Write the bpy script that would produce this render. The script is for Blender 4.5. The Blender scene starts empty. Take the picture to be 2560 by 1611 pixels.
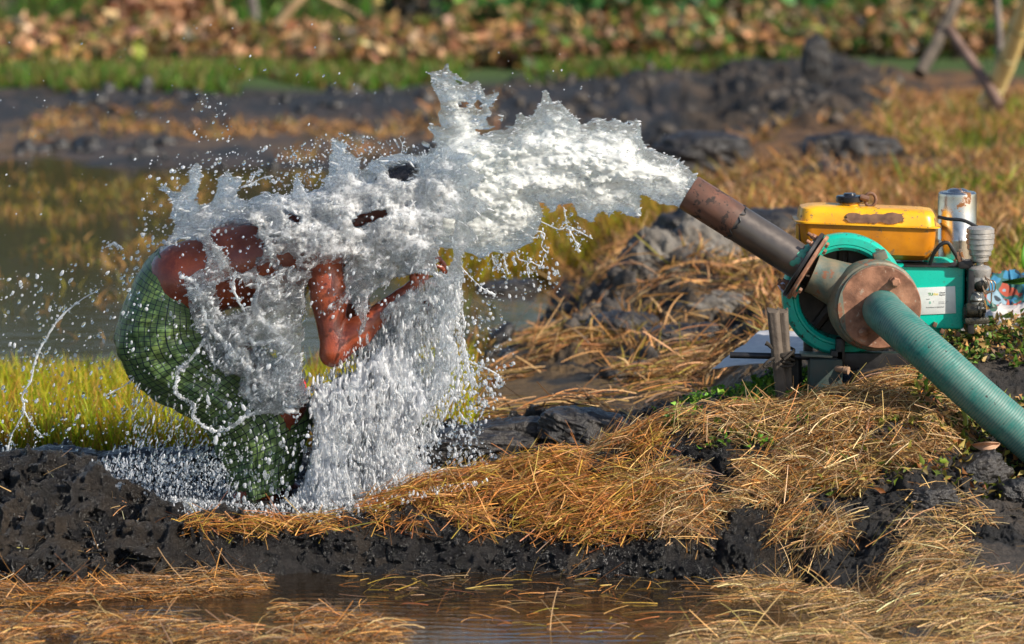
import bpy, bmesh, math, random
import numpy as np
from math import radians as R, sin, cos, pi
from mathutils import Vector, Matrix

# ------------------------------------------------------------------ camera, sky, sun
scene = bpy.context.scene
CAMX, CAMY, CAMZ, PITCH, FPX = 0.0, -14.0, 2.3, R(7.0), 10667.0
cd = bpy.data.cameras.new("camera"); cam = bpy.data.objects.new("camera", cd)
scene.collection.objects.link(cam); scene.camera = cam
cam.location = (CAMX, CAMY, CAMZ); cam.rotation_euler = (R(90) - PITCH, 0, 0)
cd.sensor_width = 36.0; cd.lens = 150.0; cd.clip_start = 0.5; cd.clip_end = 400
cd.dof.use_dof = True; cd.dof.focus_distance = 13.75; cd.dof.aperture_fstop = 3.0

SUN = Vector((0.72, -0.46, 0.56)).normalized()
w = bpy.data.worlds.new("World"); scene.world = w; w.use_nodes = True
nt = w.node_tree; bg = nt.nodes["Background"]
sky = nt.nodes.new("ShaderNodeTexSky"); sky.sky_type = 'NISHITA'; sky.sun_disc = False
sky.sun_elevation = math.asin(SUN.z); sky.sun_rotation = math.atan2(SUN.x, SUN.y)
sky.air_density = 1.0; sky.dust_density = 1.0
nt.links.new(sky.outputs[0], bg.inputs[0]); bg.inputs[1].default_value = 0.10
sl = bpy.data.lights.new("sun", 'SUN'); sl.energy = 4.6; sl.angle = R(0.5); sl.color = (1.0, 0.92, 0.80)
so = bpy.data.objects.new("sun", sl); scene.collection.objects.link(so)
so.rotation_euler = SUN.to_track_quat('Z', 'Y').to_euler()
scene.view_settings.view_transform = 'Standard'; scene.view_settings.look = 'None'
scene.view_settings.exposure = 0.58; scene.view_settings.gamma = 1.0
scene.cycles.max_bounces = 10; scene.cycles.transmission_bounces = 8; scene.cycles.transparent_max_bounces = 16
scene.cycles.caustics_reflective = True; scene.cycles.caustics_refractive = True
scene.cycles.sample_clamp_indirect = 6.0

rng = np.random.default_rng(7)
random.seed(7)

# ------------------------------------------------------------------ helpers: space
CP, SP = cos(PITCH), sin(PITCH)
def P(px, py, Y):
    a = (px - 1280.0) / FPX; b = (805.5 - py) / FPX
    dx, dy, dz = a, CP + b * SP, -SP + b * CP
    t = (Y - CAMY) / dy
    return Vector((CAMX + t * dx, Y, CAMZ + t * dz))
def proj(X, Y, Z):
    rx, ry, rz = X - CAMX, Y - CAMY, Z - CAMZ
    f = ry * CP - rz * SP; u = ry * SP + rz * CP
    return 1280.0 + FPX * rx / f, 805.5 - FPX * u / f
MM = 14.1 / FPX     # metres per photo pixel near the subject

# ------------------------------------------------------------------ helpers: noise
def lattice(seed, shape):
    return np.random.default_rng(seed).random(shape).astype(np.float32)
def _w(c, n):
    i = np.floor(c).astype(np.int64); f = (c - i).astype(np.float32); f = f * f * (3 - 2 * f)
    return i % n, (i + 1) % n, f
def noise2(x, y, s, seed):
    L = lattice(seed, (256, 256))
    i0, i1, f = _w(x / s + 1000.37, 256); j0, j1, g = _w(y / s + 1000.71, 256)
    return ((L[i0, j0] * (1 - f) + L[i1, j0] * f) * (1 - g) + (L[i0, j1] * (1 - f) + L[i1, j1] * f) * g) * 2 - 1
def fbm2(x, y, s, seed, octv=4, ridge=False):
    a, t, o = 1.0, 0.0, 0.0
    for k in range(octv):
        n = noise2(x, y, s / 2 ** k, seed + k)
        if ridge: n = 1 - 2 * np.abs(n)
        o = o + a * n; t += a; a *= 0.55
    return o / t
def noise3g(xs, ys, zs, s, seed):
    """value noise on a structured grid, s = (sx, sy, sz) feature sizes"""
    def mat(c, sz, n):
        q = c / sz; q = q - math.floor(q.min()) + 1
        m = int(q.max()) + 3
        i0, i1, f = _w(q, 10 ** 6)
        W = np.zeros((len(c), m), np.float32); r = np.arange(len(c))
        W[r, i0] += 1 - f; W[r, i1] += f
        return W
    A, B, C = mat(xs, s[0], 0), mat(ys, s[1], 0), mat(zs, s[2], 0)
    L = np.random.default_rng(seed).random((A.shape[1], B.shape[1], C.shape[1])).astype(np.float32) * 2 - 1
    T = np.tensordot(A, L, (1, 0)); T = np.tensordot(T, B, (1, 1)); T = np.tensordot(T, C, (1, 1))
    return T.astype(np.float32) * 1.25

# ------------------------------------------------------------------ helpers: objects
C = scene.collection
def tag(o, label=None, cat=None, group=None, kind=None):
    if label: o['label'] = label
    if cat: o['category'] = cat
    if group: o['group'] = group
    if kind: o['kind'] = kind
    return o
def mesh_np(name, V, F, mat, parent=None, smooth=True, attr=None, uv=None):
    """V (n,3); F (m,k) int array or list of such arrays"""
    me = bpy.data.meshes.new(name)
    Fs = F if isinstance(F, list) else [F]
    Fs = [f for f in Fs if len(f)]
    V = np.asarray(V, np.float32)
    me.vertices.add(len(V)); me.vertices.foreach_set("co", V.ravel())
    nl = sum(f.size for f in Fs); npoly = sum(len(f) for f in Fs)
    me.loops.add(nl); me.loops.foreach_set("vertex_index", np.concatenate([f.ravel() for f in Fs]).astype(np.int32))
    starts, tot, base = [], [], 0
    for f in Fs:
        k = f.shape[1]; starts.append(base + np.arange(len(f)) * k); tot.append(np.full(len(f), k)); base += f.size
    me.polygons.add(npoly)
    me.polygons.foreach_set("loop_start", np.concatenate(starts).astype(np.int32))
    me.polygons.foreach_set("loop_total", np.concatenate(tot).astype(np.int32))
    me.update(calc_edges=True); me.validate()
    if smooth: me.polygons.foreach_set("use_smooth", np.ones(len(me.polygons), bool))
    if attr is not None:
        for k, v in attr.items():
            v = np.asarray(v, np.float32)
            if v.ndim == 1:
                at = me.attributes.new(k, 'FLOAT', 'POINT'); at.data.foreach_set("value", v)
            else:
                at = me.attributes.new(k, 'FLOAT_COLOR', 'POINT')
                if v.shape[1] == 3: v = np.hstack([v, np.ones((len(v), 1), np.float32)])
                at.data.foreach_set("color", v.ravel())
    if uv is not None:
        l = me.uv_layers.new(name="UVMap"); idx = np.concatenate([f.ravel() for f in Fs])
        l.data.foreach_set("uv", np.asarray(uv, np.float32)[idx].ravel())
    if mat: me.materials.append(mat)
    o = bpy.data.objects.new(name, me); C.objects.link(o)
    if parent: o.parent = parent
    return o
def empty(name, loc=(0, 0, 0)):
    o = bpy.data.objects.new(name, None); o.location = loc; C.objects.link(o); return o
class MB:
    """collects shapes in world space; build() links them as ONE mesh"""
    def __init__(s): s.V, s.F, s.n = [], [], 0
    def add(s, V, F):
        s.V.extend([tuple(v) for v in V]); s.F.extend([tuple(i + s.n for i in f) for f in F]); s.n += len(V); return s
    def box(s, c, size, rot=None, bev=0.0, seg=2):
        bm = bmesh.new(); bmesh.ops.create_cube(bm, size=1)
        for v in bm.verts: v.co = Vector((v.co.x * size[0], v.co.y * size[1], v.co.z * size[2]))
        if bev: bmesh.ops.bevel(bm, geom=bm.edges[:], offset=bev, segments=seg, affect='EDGES', profile=0.6)
        M = rot.to_4x4() if rot is not None else Matrix()
        bm.verts.ensure_lookup_table(); bm.verts.index_update()
        s.add([Vector(c) + M @ v.co for v in bm.verts], [[v.index for v in f.verts] for f in bm.faces]); bm.free(); return s
    def lathe(s, c, axis, prof, n=40, a0=0, a1=2 * pi):
        """prof: list of (distance along axis, radius)"""
        z = Vector(axis).normalized(); x = z.orthogonal().normalized(); y = z.cross(x); c = Vector(c)
        V, F = [], []; closed = abs(a1 - a0 - 2 * pi) < 1e-6
        m = n if closed else n + 1
        for (d, r) in prof:
            for k in range(m):
                a = a0 + (a1 - a0) * k / n
                V.append(c + z * d + (x * cos(a) + y * sin(a)) * max(r, 1e-5))
        for i in range(len(prof) - 1):
            for k in range(n):
                k2 = (k + 1) % m
                F.append((i * m + k, i * m + k2, (i + 1) * m + k2, (i + 1) * m + k))
        return s.add(V, F)
    def tube(s, pts, rad, n=12, cap=True, samples=0):
        pts = [Vector(p) for p in pts]
        if isinstance(rad, (int, float)): rad = [rad] * len(pts)
        if samples: pts, rad = spline(pts, rad, samples)
        V, F = [], []; t0 = (pts[1] - pts[0]).normalized(); x = t0.orthogonal().normalized()
        for i, p in enumerate(pts):
            t = (pts[min(i + 1, len(pts) - 1)] - pts[max(i - 1, 0)]).normalized()
            x = (x - t * x.dot(t)).normalized(); y = t.cross(x)
            for k in range(n):
                a = 2 * pi * k / n; V.append(p + (x * cos(a) + y * sin(a)) * rad[i])
        for i in range(len(pts) - 1):
            for k in range(n):
                k2 = (k + 1) % n; F.append((i * n + k, i * n + k2, (i + 1) * n + k2, (i + 1) * n + k))
        if cap:
            F.append(tuple(range(n))[::-1]); b = (len(pts) - 1) * n; F.append(tuple(b + k for k in range(n)))
        return s.add(V, F)
    def ball(s, c, r, seg=16, rot=None):
        bm = bmesh.new(); bmesh.ops.create_uvsphere(bm, u_segments=seg, v_segments=seg // 2 + 2, radius=1)
        rr = r if hasattr(r, '__len__') else (r, r, r); M = rot if rot is not None else Matrix.Identity(3)
        bm.verts.index_update()
        s.add([Vector(c) + M @ Vector((v.co.x * rr[0], v.co.y * rr[1], v.co.z * rr[2])) for v in bm.verts],
              [[v.index for v in f.verts] for f in bm.faces]); bm.free(); return s
    def build(s, name, mat, parent=None, smooth=True, sharp=35, loc=None):
        me = bpy.data.meshes.new(name)
        off = parent.matrix_basis.translation if parent else (Vector(loc) if loc is not None else Vector((0, 0, 0)))
        if parent and parent.parent: off = off + parent.parent.matrix_basis.translation
        me.from_pydata([tuple(Vector(v) - off) for v in s.V], [], s.F); me.update()
        bm = bmesh.new(); bm.from_mesh(me); bmesh.ops.recalc_face_normals(bm, faces=bm.faces[:]); bm.to_mesh(me); bm.free()
        if smooth:
            me.polygons.foreach_set("use_smooth", [True] * len(me.polygons))
            me.set_sharp_from_angle(angle=R(sharp))
        me.materials.append(mat)
        o = bpy.data.objects.new(name, me); C.objects.link(o)
        if parent: o.parent = parent
        elif loc is not None: o.location = loc
        return o
def spline(pts, rad, samples):
    n = len(pts); P2, R2 = [], []
    for i in range(n - 1):
        a, b, c, d = pts[max(i - 1, 0)], pts[i], pts[i + 1], pts[min(i + 2, n - 1)]
        for k in range(samples):
            t = k / samples
            P2.append(0.5 * ((2 * b) + (c - a) * t + (2 * a - 5 * b + 4 * c - d) * t * t + (3 * b - a - 3 * c + d) * t ** 3))
            R2.append(rad[i] * (1 - t) + rad[i + 1] * t)
    P2.append(pts[-1]); R2.append(rad[-1]); return P2, R2

# ------------------------------------------------------------------ helpers: materials
def new_mat(name):
    m = bpy.data.materials.new(name); m.use_nodes = True; nt = m.node_tree
    return m, nt, nt.nodes["Principled BSDF"], nt.nodes, nt.links
def nz(N, L, coord, scale, detail=4, rough=0.55, vec=None):
    t = N.new("ShaderNodeTexNoise"); t.inputs["Scale"].default_value = scale; t.inputs["Detail"].default_value = detail
    t.inputs["Roughness"].default_value = rough; L.new(coord, t.inputs["Vector"]); return t
def ramp(N, L, fac, stops):
    r = N.new("ShaderNodeValToRGB"); L.new(fac, r.inputs[0]); e = r.color_ramp.elements
    while len(e) < len(stops): e.new(0.5)
    for k, (p, c) in enumerate(stops): e[k].position = p; e[k].color = (*c, 1) if len(c) == 3 else c
    return r
def mixc(N, L, fac, a, b):
    m = N.new("ShaderNodeMix"); m.data_type = 'RGBA'
    for s, v in ((m.inputs["Factor"], fac), (m.inputs["A"], a), (m.inputs["B"], b)):
        if hasattr(v, "is_linked"): L.new(v, s)
        elif isinstance(v, (int, float)): s.default_value = v
        else: s.default_value = (*v, 1)
    return m.outputs["Result"]
def surf(name, c1, c2, scale=20, rough=0.5, metal=0.0, bump=0.2, bscale=60, spots=None, sp_lo=0.55, sp_scale=30, rough2=None, dist=0.002):
    m, nt, b, N, L = new_mat(name); tc = N.new("ShaderNodeTexCoord").outputs["Object"]
    n1 = nz(N, L, tc, scale); col = ramp(N, L, n1.outputs["Fac"], [(0.35, c1), (0.65, c2)]).outputs[0]
    rv = None
    if spots is not None:
        n2 = nz(N, L, tc, sp_scale, 6, 0.7); f = ramp(N, L, n2.outputs["Fac"], [(sp_lo, (0, 0, 0)), (sp_lo + 0.04, (1, 1, 1))]).outputs[0]
        col = mixc(N, L, f, col, spots)
        mm = N.new("ShaderNodeMath"); mm.operation = 'MULTIPLY'; L.new(f, mm.inputs[0]); mm.inputs[1].default_value = 1; rv = mm.outputs[0]
    L.new(col, b.inputs["Base Color"]); b.inputs["Metallic"].default_value = metal
    n3 = nz(N, L, tc, bscale, 6, 0.65)
    mr = N.new("ShaderNodeMapRange"); L.new(n3.outputs["Fac"], mr.inputs[0]); mr.inputs[1].default_value = 0.3; mr.inputs[2].default_value = 0.7
    mr.inputs[3].default_value = rough * 0.8; mr.inputs[4].default_value = min(1, (rough2 or rough * 1.3)); 
    if rv is not None:
        a = N.new("ShaderNodeMix"); L.new(rv, a.inputs[0]); L.new(mr.outputs[0], a.inputs[2]); a.inputs[3].default_value = 0.8; L.new(a.outputs[0], b.inputs["Roughness"])
    else: L.new(mr.outputs[0], b.inputs["Roughness"])
    bp = N.new("ShaderNodeBump"); bp.inputs["Strength"].default_value = bump; bp.inputs["Distance"].default_value = dist
    L.new(n3.outputs["Fac"], bp.inputs["Height"]); L.new(bp.outputs[0], b.inputs["Normal"])
    return m
def leafy(name, rough=0.55, trans=0.35, spec=0.3):
    """per-blade colour from the 'col' attribute, with light passing through"""
    m, nt, b, N, L = new_mat(name); a = N.new("ShaderNodeAttribute"); a.attribute_name = "col"
    L.new(a.outputs["Color"], b.inputs["Base Color"]); b.inputs["Roughness"].default_value = rough
    b.inputs["Specular IOR Level"].default_value = spec
    t = N.new("ShaderNodeBsdfTranslucent"); L.new(a.outputs["Color"], t.inputs[0]); ms = N.new("ShaderNodeMixShader")
    ms.inputs[0].default_value = trans; L.new(b.outputs[0], ms.inputs[1]); L.new(t.outputs[0], ms.inputs[2])
    L.new(ms.outputs[0], nt.nodes["Material Output"].inputs[0]); return m

# ------------------------------------------------------------------ terrain
ZW, ZP = -0.11, -0.05         # foreground paddy water, back pond water
def zp(px, py, Y): return P(px, py, Y).z
FARL = [(0.9, 0.0), (2.6, 0.0), (3.0, -0.2), (12.6, -0.2), (13.4, -0.03), (16.4, 0.0), (17.2, 0.16), (18.2, 0.12), (21, 0.1), (60, 0.1), (130, 0.1)]
FARM = [(7.0, 0.0), (10, 0.02), (13, 0.05), (16.4, 0.02), (17.2, 0.16), (18.2, 0.14), (21, 0.1), (60, 0.1), (130, 0.1)]
FARR = [(4.0, 0.30), (9, 0.30), (13, 0.27), (20, 0.2), (30, 0.1), (60, 0.1), (130, 0.1)]
cols = {
 -500: [(-5, -.3), (-1.2, -.25), ('p', -1.0, 1460), ('p', -.35, 1150), (-.05, .12), (.15, .03), (.35, .07)] + FARL,
 0:    [(-5, -.3), (-1.2, -.25), ('p', -1.0, 1462), ('p', -.85, 1380), ('p', -.35, 1165), ('p', -.15, 1140), (.12, .02), ('p', .4, 1130), (.65, .03)] + FARL,
 200:  [(-5, -.3), (-1.2, -.25), ('p', -1.0, 1462), ('p', -.88, 1390), ('p', -.45, 1180), ('p', -.28, 1150), (.1, .0), ('p', .36, 1160), (.65, .03)] + FARL,
 340:  [(-5, -.3), (-1.15, -.25), ('p', -.97, 1455), ('p', -.86, 1385), ('p', -.62, 1265), ('p', -.5, 1235), (-.3, -.02), (.12, -.02), ('p', .36, 1150), (.65, .03)] + FARL,
 480:  [(-5, -.3), (-1.05, -.25), ('p', -.88, 1430), ('p', -.80, 1360), ('p', -.68, 1300), (-.5, -.02), (.12, -.02), ('p', .36, 1145), (.65, .03)] + FARL,
 750:  [(-5, -.3), (-1.0, -.25), ('p', -.82, 1415), ('p', -.76, 1345), ('p', -.64, 1312), (-.45, -.01), (.12, -.02), ('p', .4, 1150), (.65, .03)] + FARL,
 930:  [(-5, -.3), (-1.0, -.25), ('p', -.82, 1418), ('p', -.74, 1350), ('p', -.62, 1292), (-.4, -.01), (.12, -.01), ('p', .45, 1120), (.7, .04)] + FARL,
 1100: [(-5, -.3), (-1.0, -.25), ('p', -.82, 1412), ('p', -.72, 1330), ('p', -.5, 1222), (-.2, .03), (.1, .02), ('p', .4, 1085), ('p', .6, 1068), (.9, .05), (3.8, .03), (4.4, -.2), (6.6, -.2)] + FARM,
 1300: [(-5, -.3), (-1.0, -.25), ('p', -.82, 1405), ('p', -.70, 1320), ('p', -.42, 1182), (-.1, .06), (.12, .05), ('p', .4, 1085), ('p', .6, 1050), (.9, .08), (3.8, .04), (4.4, -.2), (6.6, -.2)] + FARM,
 1420: [(-5, -.3), (-1.0, -.25), ('p', -.84, 1398), ('p', -.70, 1310), ('p', -.36, 1150), (-.05, .09), (.12, .08), ('p', .45, 1048), ('p', .6, 1042), (.9, .10), (3.0, .08), (3.6, .04), ('p', 4.2, 790), (5, .02)] + FARM,
 1560: [(-5, -.3), (-1.0, -.25), ('p', -.86, 1388), ('p', -.74, 1320), ('p', -.3, 1112), (0, .14), (.2, .12), ('p', .5, 1070), (.9, .12), (2.6, .10), ('p', 3.2, 850), ('p', 3.9, 705), (5, .17), (7, .14)] + FARM[1:],
 1750: [(-5, -.3), (-1.0, -.25), ('p', -.88, 1378), ('p', -.78, 1310), ('p', -.3, 1050), ('p', -.1, 1010), (.4, .22), (.9, .16), (2.2, .14), ('p', 2.8, 860), ('p', 3.6, 700), (5, .24), (7, .22), (10, .18), (13, .12)] + FARM[3:],
 1950: [(-5, -.3), (-1.0, -.25), ('p', -.88, 1368), ('p', -.8, 1300), ('p', -.35, 1085), ('p', -.05, 1005), ('p', .1, 985), (.5, .31), (1.2, .31), (2.5, .30)] + FARR,
 2100: [(-5, -.3), (-1.3, -.22), ('p', -.95, 1372), ('p', -.82, 1290), ('p', -.42, 1070), ('p', -.18, 1000), ('p', .05, 975), (.5, .34), (1.2, .33), (2.5, .31)] + FARR,
 2300: [(-5, -.2), ('p', -1.9, 1600), ('p', -1.3, 1450), ('p', -.95, 1310), ('p', -.5, 1080), ('p', -.22, 985), ('p', .05, 925), (.5, .40), (1.2, .35), (2.5, .32)] + FARR,
 2560: [(-5, -.1), ('p', -1.9, 1585), ('p', -1.3, 1430), ('p', -.95, 1320), ('p', -.5, 1205), ('p', -.1, 960), ('p', .3, 840), (.9, .38), (1.5, .36), (2.5, .33)] + FARR,
 3100: [(-5, .1), (-1.9, .0), (-1.0, .05), (-.4, .12), (.2, .38), (1.5, .38), (2.5, .33)] + FARR,
}
NU_in, NU_out = 960, 40
us_px = np.concatenate([np.linspace(-6000, -120, NU_out), np.linspace(-114, 2674, NU_in), np.linspace(2680, 8600, NU_out)])
def yspace():
    y = [-5.0]
    while y[-1] < 130:
        c = y[-1]
        if c < -2.3: s = 0.06
        elif -1.08 < c < -.58: s = 0.0028
        elif c < 1.2: s = 0.006
        elif c < 6: s = 0.006 + (c - 1.2) * 0.006
        else: s = 0.035 + (c - 6) * 0.012
        y.append(c + s)
    return np.array(y)
Ys = yspace()
keys = sorted(cols); prof = []
for k in keys:
    pts = [(q[1], zp(k, q[2], q[1])) if q[0] == 'p' else q for q in cols[k]]
    a = np.array(pts); prof.append(np.interp(Ys, a[:, 0], a[:, 1]))
prof = np.array(prof)                                       # columns x Y
kk = np.array(keys, float)
T = np.interp(us_px, kk, np.arange(len(kk))); i0 = np.clip(np.floor(T).astype(int), 0, len(kk) - 2); f = (T - i0); f = (f * f * (3 - 2 * f))[:, None]
H = prof[i0] * (1 - f) + prof[i0 + 1] * f
for _ in range(3): H[:, 1:-1] = (H[:, :-2] + 2 * H[:, 1:-1] + H[:, 2:]) / 4
U = (us_px - 1280) / FPX
XX = U[:, None] * (Ys[None, :] - CAMY); YY = np.broadcast_to(Ys[None, :], XX.shape)
PX, PY = proj(XX, YY, H)
def sstep(x, a, b): t = np.clip((x - a) / (b - a), 0, 1); return t * t * (3 - 2 * t)
near = 1 - sstep(YY, 1.0, 1.6)
mudface = near * sstep(YY, -1.25, -1.0)
clod = fbm2(XX, YY, 0.11, 3, 5, ridge=True) * 0.030 + fbm2(XX, YY + H, 0.05, 9, 4) * 0.018 + np.abs(fbm2(XX * 1.0, YY * .6 + H, 0.022, 10, 3)) * -0.012
tone = fbm2(XX, YY * 1.0, 0.35, 21, 3) * 0.020
H = H + mudface * (clod + tone) * np.where(H > -0.06, 1, 0.7)
lv = sstep(PX, 420, 150) * sstep(YY, -1.1, -.8) * sstep(YY, .2, -.1); H = H + lv * fbm2(XX, YY, 0.07, 77, 4, ridge=True) * 0.045
chw = sstep(YY, 2.0, 2.8) * (1 - sstep(YY, 4.2, 5.0)) * sstep(PX, 1230, 1450) * (1 - sstep(PX, 1880, 2000))
H = H + chw * (fbm2(XX, YY, 0.24, 31, 5, ridge=True) * 0.12 + fbm2(XX, YY, .07, 33, 3) * .03)
mid = sstep(YY, 0.8, 1.3) * (1 - sstep(YY, 4.5, 6))
H = H + mid * fbm2(XX, YY, 0.3, 41, 4) * 0.025
far = sstep(YY, 5, 8) * (1 - sstep(YY, 30, 50))
H = H + far * fbm2(XX, YY, 0.9, 51, 5) * np.where(PX > 1400, 0.08, 0.09) * (1 - .9 * sstep(YY, 5, 7) * (1 - sstep(YY, 12, 13.5)) * (PX < 1200))
fb = sstep(YY, 10, 12) * (1 - sstep(YY, 18.5, 20)) * sstep(PX, 1100, 1500) * (1 - sstep(PX, 2150, 2350))
H = H + fb * (np.maximum(0, fbm2(XX, YY, 0.8, 61, 5, ridge=True)) * 0.15 + fbm2(XX, YY, .25, 63, 3, ridge=True) * .06)
H = H - sstep(PX, 520, 330) * mudface * (1 - sstep(YY, -.1, .1)) * .032
def gz(x, y):
    """ground height under world points"""
    u = np.asarray(x) / (np.asarray(y) - CAMY) * FPX + 1280
    a = np.interp(u, us_px, np.arange(len(us_px))); b = np.interp(y, Ys, np.arange(len(Ys)))
    i = np.clip(a.astype(int), 0, H.shape[0] - 2); j = np.clip(b.astype(int), 0, H.shape[1] - 2); p = a - i; q = b - j
    return (H[i, j] * (1 - p) + H[i + 1, j] * p) * (1 - q) + (H[i, j + 1] * (1 - p) + H[i + 1, j + 1] * p) * q
# soil colours: black wet mud, brown dry earth, turf
mud = np.array([.014, .014, .0155]); dry = np.array([.085, .070, .058]); orange = np.array([.30, .145, .045]); turf = np.array([.16, .15, .02]); green = np.array([.05, .10, .015])
col = np.broadcast_to(mud, XX.shape + (3,)).copy()
def lay(c, wgt):
    global col
    col = col * (1 - wgt[..., None]) + c * wgt[..., None]
n1 = fbm2(XX, YY, 0.5, 71, 4); n2 = fbm2(XX, YY, 0.12, 72, 4); n3 = fbm2(XX, YY, 1.6, 73, 3)
rs = sstep(PX, 1500, 1750)
lay(dry, near * sstep(PX, 1900, 2300) * sstep(n2, -.3, .3) * .8)
lay(dry, chw * sstep(n2, -.4, .2) * .9)
lay(np.array([.10, .07, .045]), fb * sstep(n2 + n1 * .5, -.1, .35) * .7)
lay(turf, sstep(YY, .75, 1.0) * (1 - sstep(YY, 2.6, 3.0)) * (1 - sstep(PX, 1080, 1200)) * .7)
lay(np.array([.16, .10, .04]), sstep(YY, .75, 1.1) * (1 - sstep(YY, 3.0, 4.0)) * sstep(PX, 1050, 1200) * sstep(n2, -.35, .15) * .8)
lay(orange, sstep(YY, 4.8, 6.5) * (1 - sstep(YY, 9.5, 12.5) * (1 - sstep(PX, 2150, 2350))) * (1 - sstep(YY, 16, 20)) * sstep(PX, 1380, 1650) * sstep(n1 + .5 * n2, -.35, .05) * .9)
lay(orange, sstep(YY, 1.2, 2.0) * (1 - sstep(YY, 6, 8)) * sstep(PX, 1900, 2000) * sstep(n1 + .5 * n2, -.3, .1) * .8)
lay(turf, sstep(YY, 6.6, 7.0) * (1 - sstep(YY, 9, 11)) * (1 - sstep(PX, 1500, 1800)) * .8)
lay(np.array([.14, .085, .04]), sstep(YY, 13.5, 14.2) * (1 - sstep(YY, 16.2, 16.6)) * (1 - sstep(PX, 1000, 1300)) * sstep(n1, -.3, .2) * .9)
lay(np.array([.07, .05, .04]), sstep(YY, 12.6, 13.4) * (1 - sstep(YY, 17.8, 18.6)) * (1 - sstep(PX, 1300, 1500)) * sstep(n2 - n1 * .5, -.1, .4) * .8)
lay(green, sstep(YY, 17.9, 18.6) * (1 - sstep(YY, 30, 34)) * (1 - fb))
lay(green * 1.2, sstep(YY, 26, 30))
me_col = np.clip(col, 0, 1)
def soil_mat():
    m, nt, b, N, L = new_mat("soil"); a = N.new("ShaderNodeAttribute"); a.attribute_name = "col"
    tc = N.new("ShaderNodeTexCoord").outputs["Object"]
    n = nz(N, L, tc, 38, 8, 0.7); n4 = nz(N, L, tc, 9, 5, .6)
    mul = N.new("ShaderNodeMix"); mul.data_type = 'RGBA'; mul.blend_type = 'MULTIPLY'; mul.inputs["Factor"].default_value = 1
    L.new(a.outputs["Color"], mul.inputs["A"]); r = ramp(N, L, n.outputs["Fac"], [(.3, (.45, .45, .45)), (.7, (1.6, 1.5, 1.4))]); L.new(r.outputs[0], mul.inputs["B"])
    L.new(mul.outputs["Result"], b.inputs["Base Color"])
    at = N.new("ShaderNodeAttribute"); at.attribute_name = "wet"
    mr = N.new("ShaderNodeMix"); L.new(at.outputs["Fac"], mr.inputs[0]); mr.inputs[2].default_value = 0.9
    rr = ramp(N, L, n4.outputs["Fac"], [(.3, (.08, .08, .08)), (.75, (.42, .42, .42))]); L.new(rr.outputs[0], mr.inputs[3]); L.new(mr.outputs[0], b.inputs["Roughness"])
    bp = N.new("ShaderNodeBump"); bp.inputs["Strength"].default_value = 1.0; bp.inputs["Distance"].default_value = 0.02
    mu = N.new("ShaderNodeTexMusgrave") if hasattr(bpy.types, "ShaderNodeTexMusgrave") else None
    n5 = nz(N, L, tc, 120, 8, 0.8); ad = N.new("ShaderNodeMath"); ad.operation = 'MULTIPLY_ADD'; L.new(n5.outputs["Fac"], ad.inputs[0]); ad.inputs[1].default_value = .9; L.new(n.outputs["Fac"], ad.inputs[2])
    L.new(ad.outputs[0], bp.inputs["Height"]); L.new(bp.outputs[0], b.inputs["Normal"]); return m
wet = np.clip(near * (1 - sstep(PX, 1700, 2100) * .75) + sstep(YY, 12, 14) * (1 - sstep(YY, 17, 18)) * .6 * (PX < 1700), 0, 1)
nu, ny = XX.shape
YD = YY + mudface * (1 - sstep(YY, -.55, -.3)) * (fbm2(XX, H + YY * .4, .08, 87, 4, ridge=True) * .045 + fbm2(XX, H + YY * .5, .020, 88, 3) * .010)
V = np.stack([XX, YD, H], -1).reshape(-1, 3)
idx = np.arange(nu * ny).reshape(nu, ny)
F = np.stack([idx[:-1, :-1], idx[1:, :-1], idx[1:, 1:], idx[:-1, 1:]], -1).reshape(-1, 4)
MSOIL = soil_mat()
tag(mesh_np("ground", V, F, MSOIL, attr={"col": me_col.reshape(-1, 3), "wet": wet.ravel()}), kind='structure')


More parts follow.
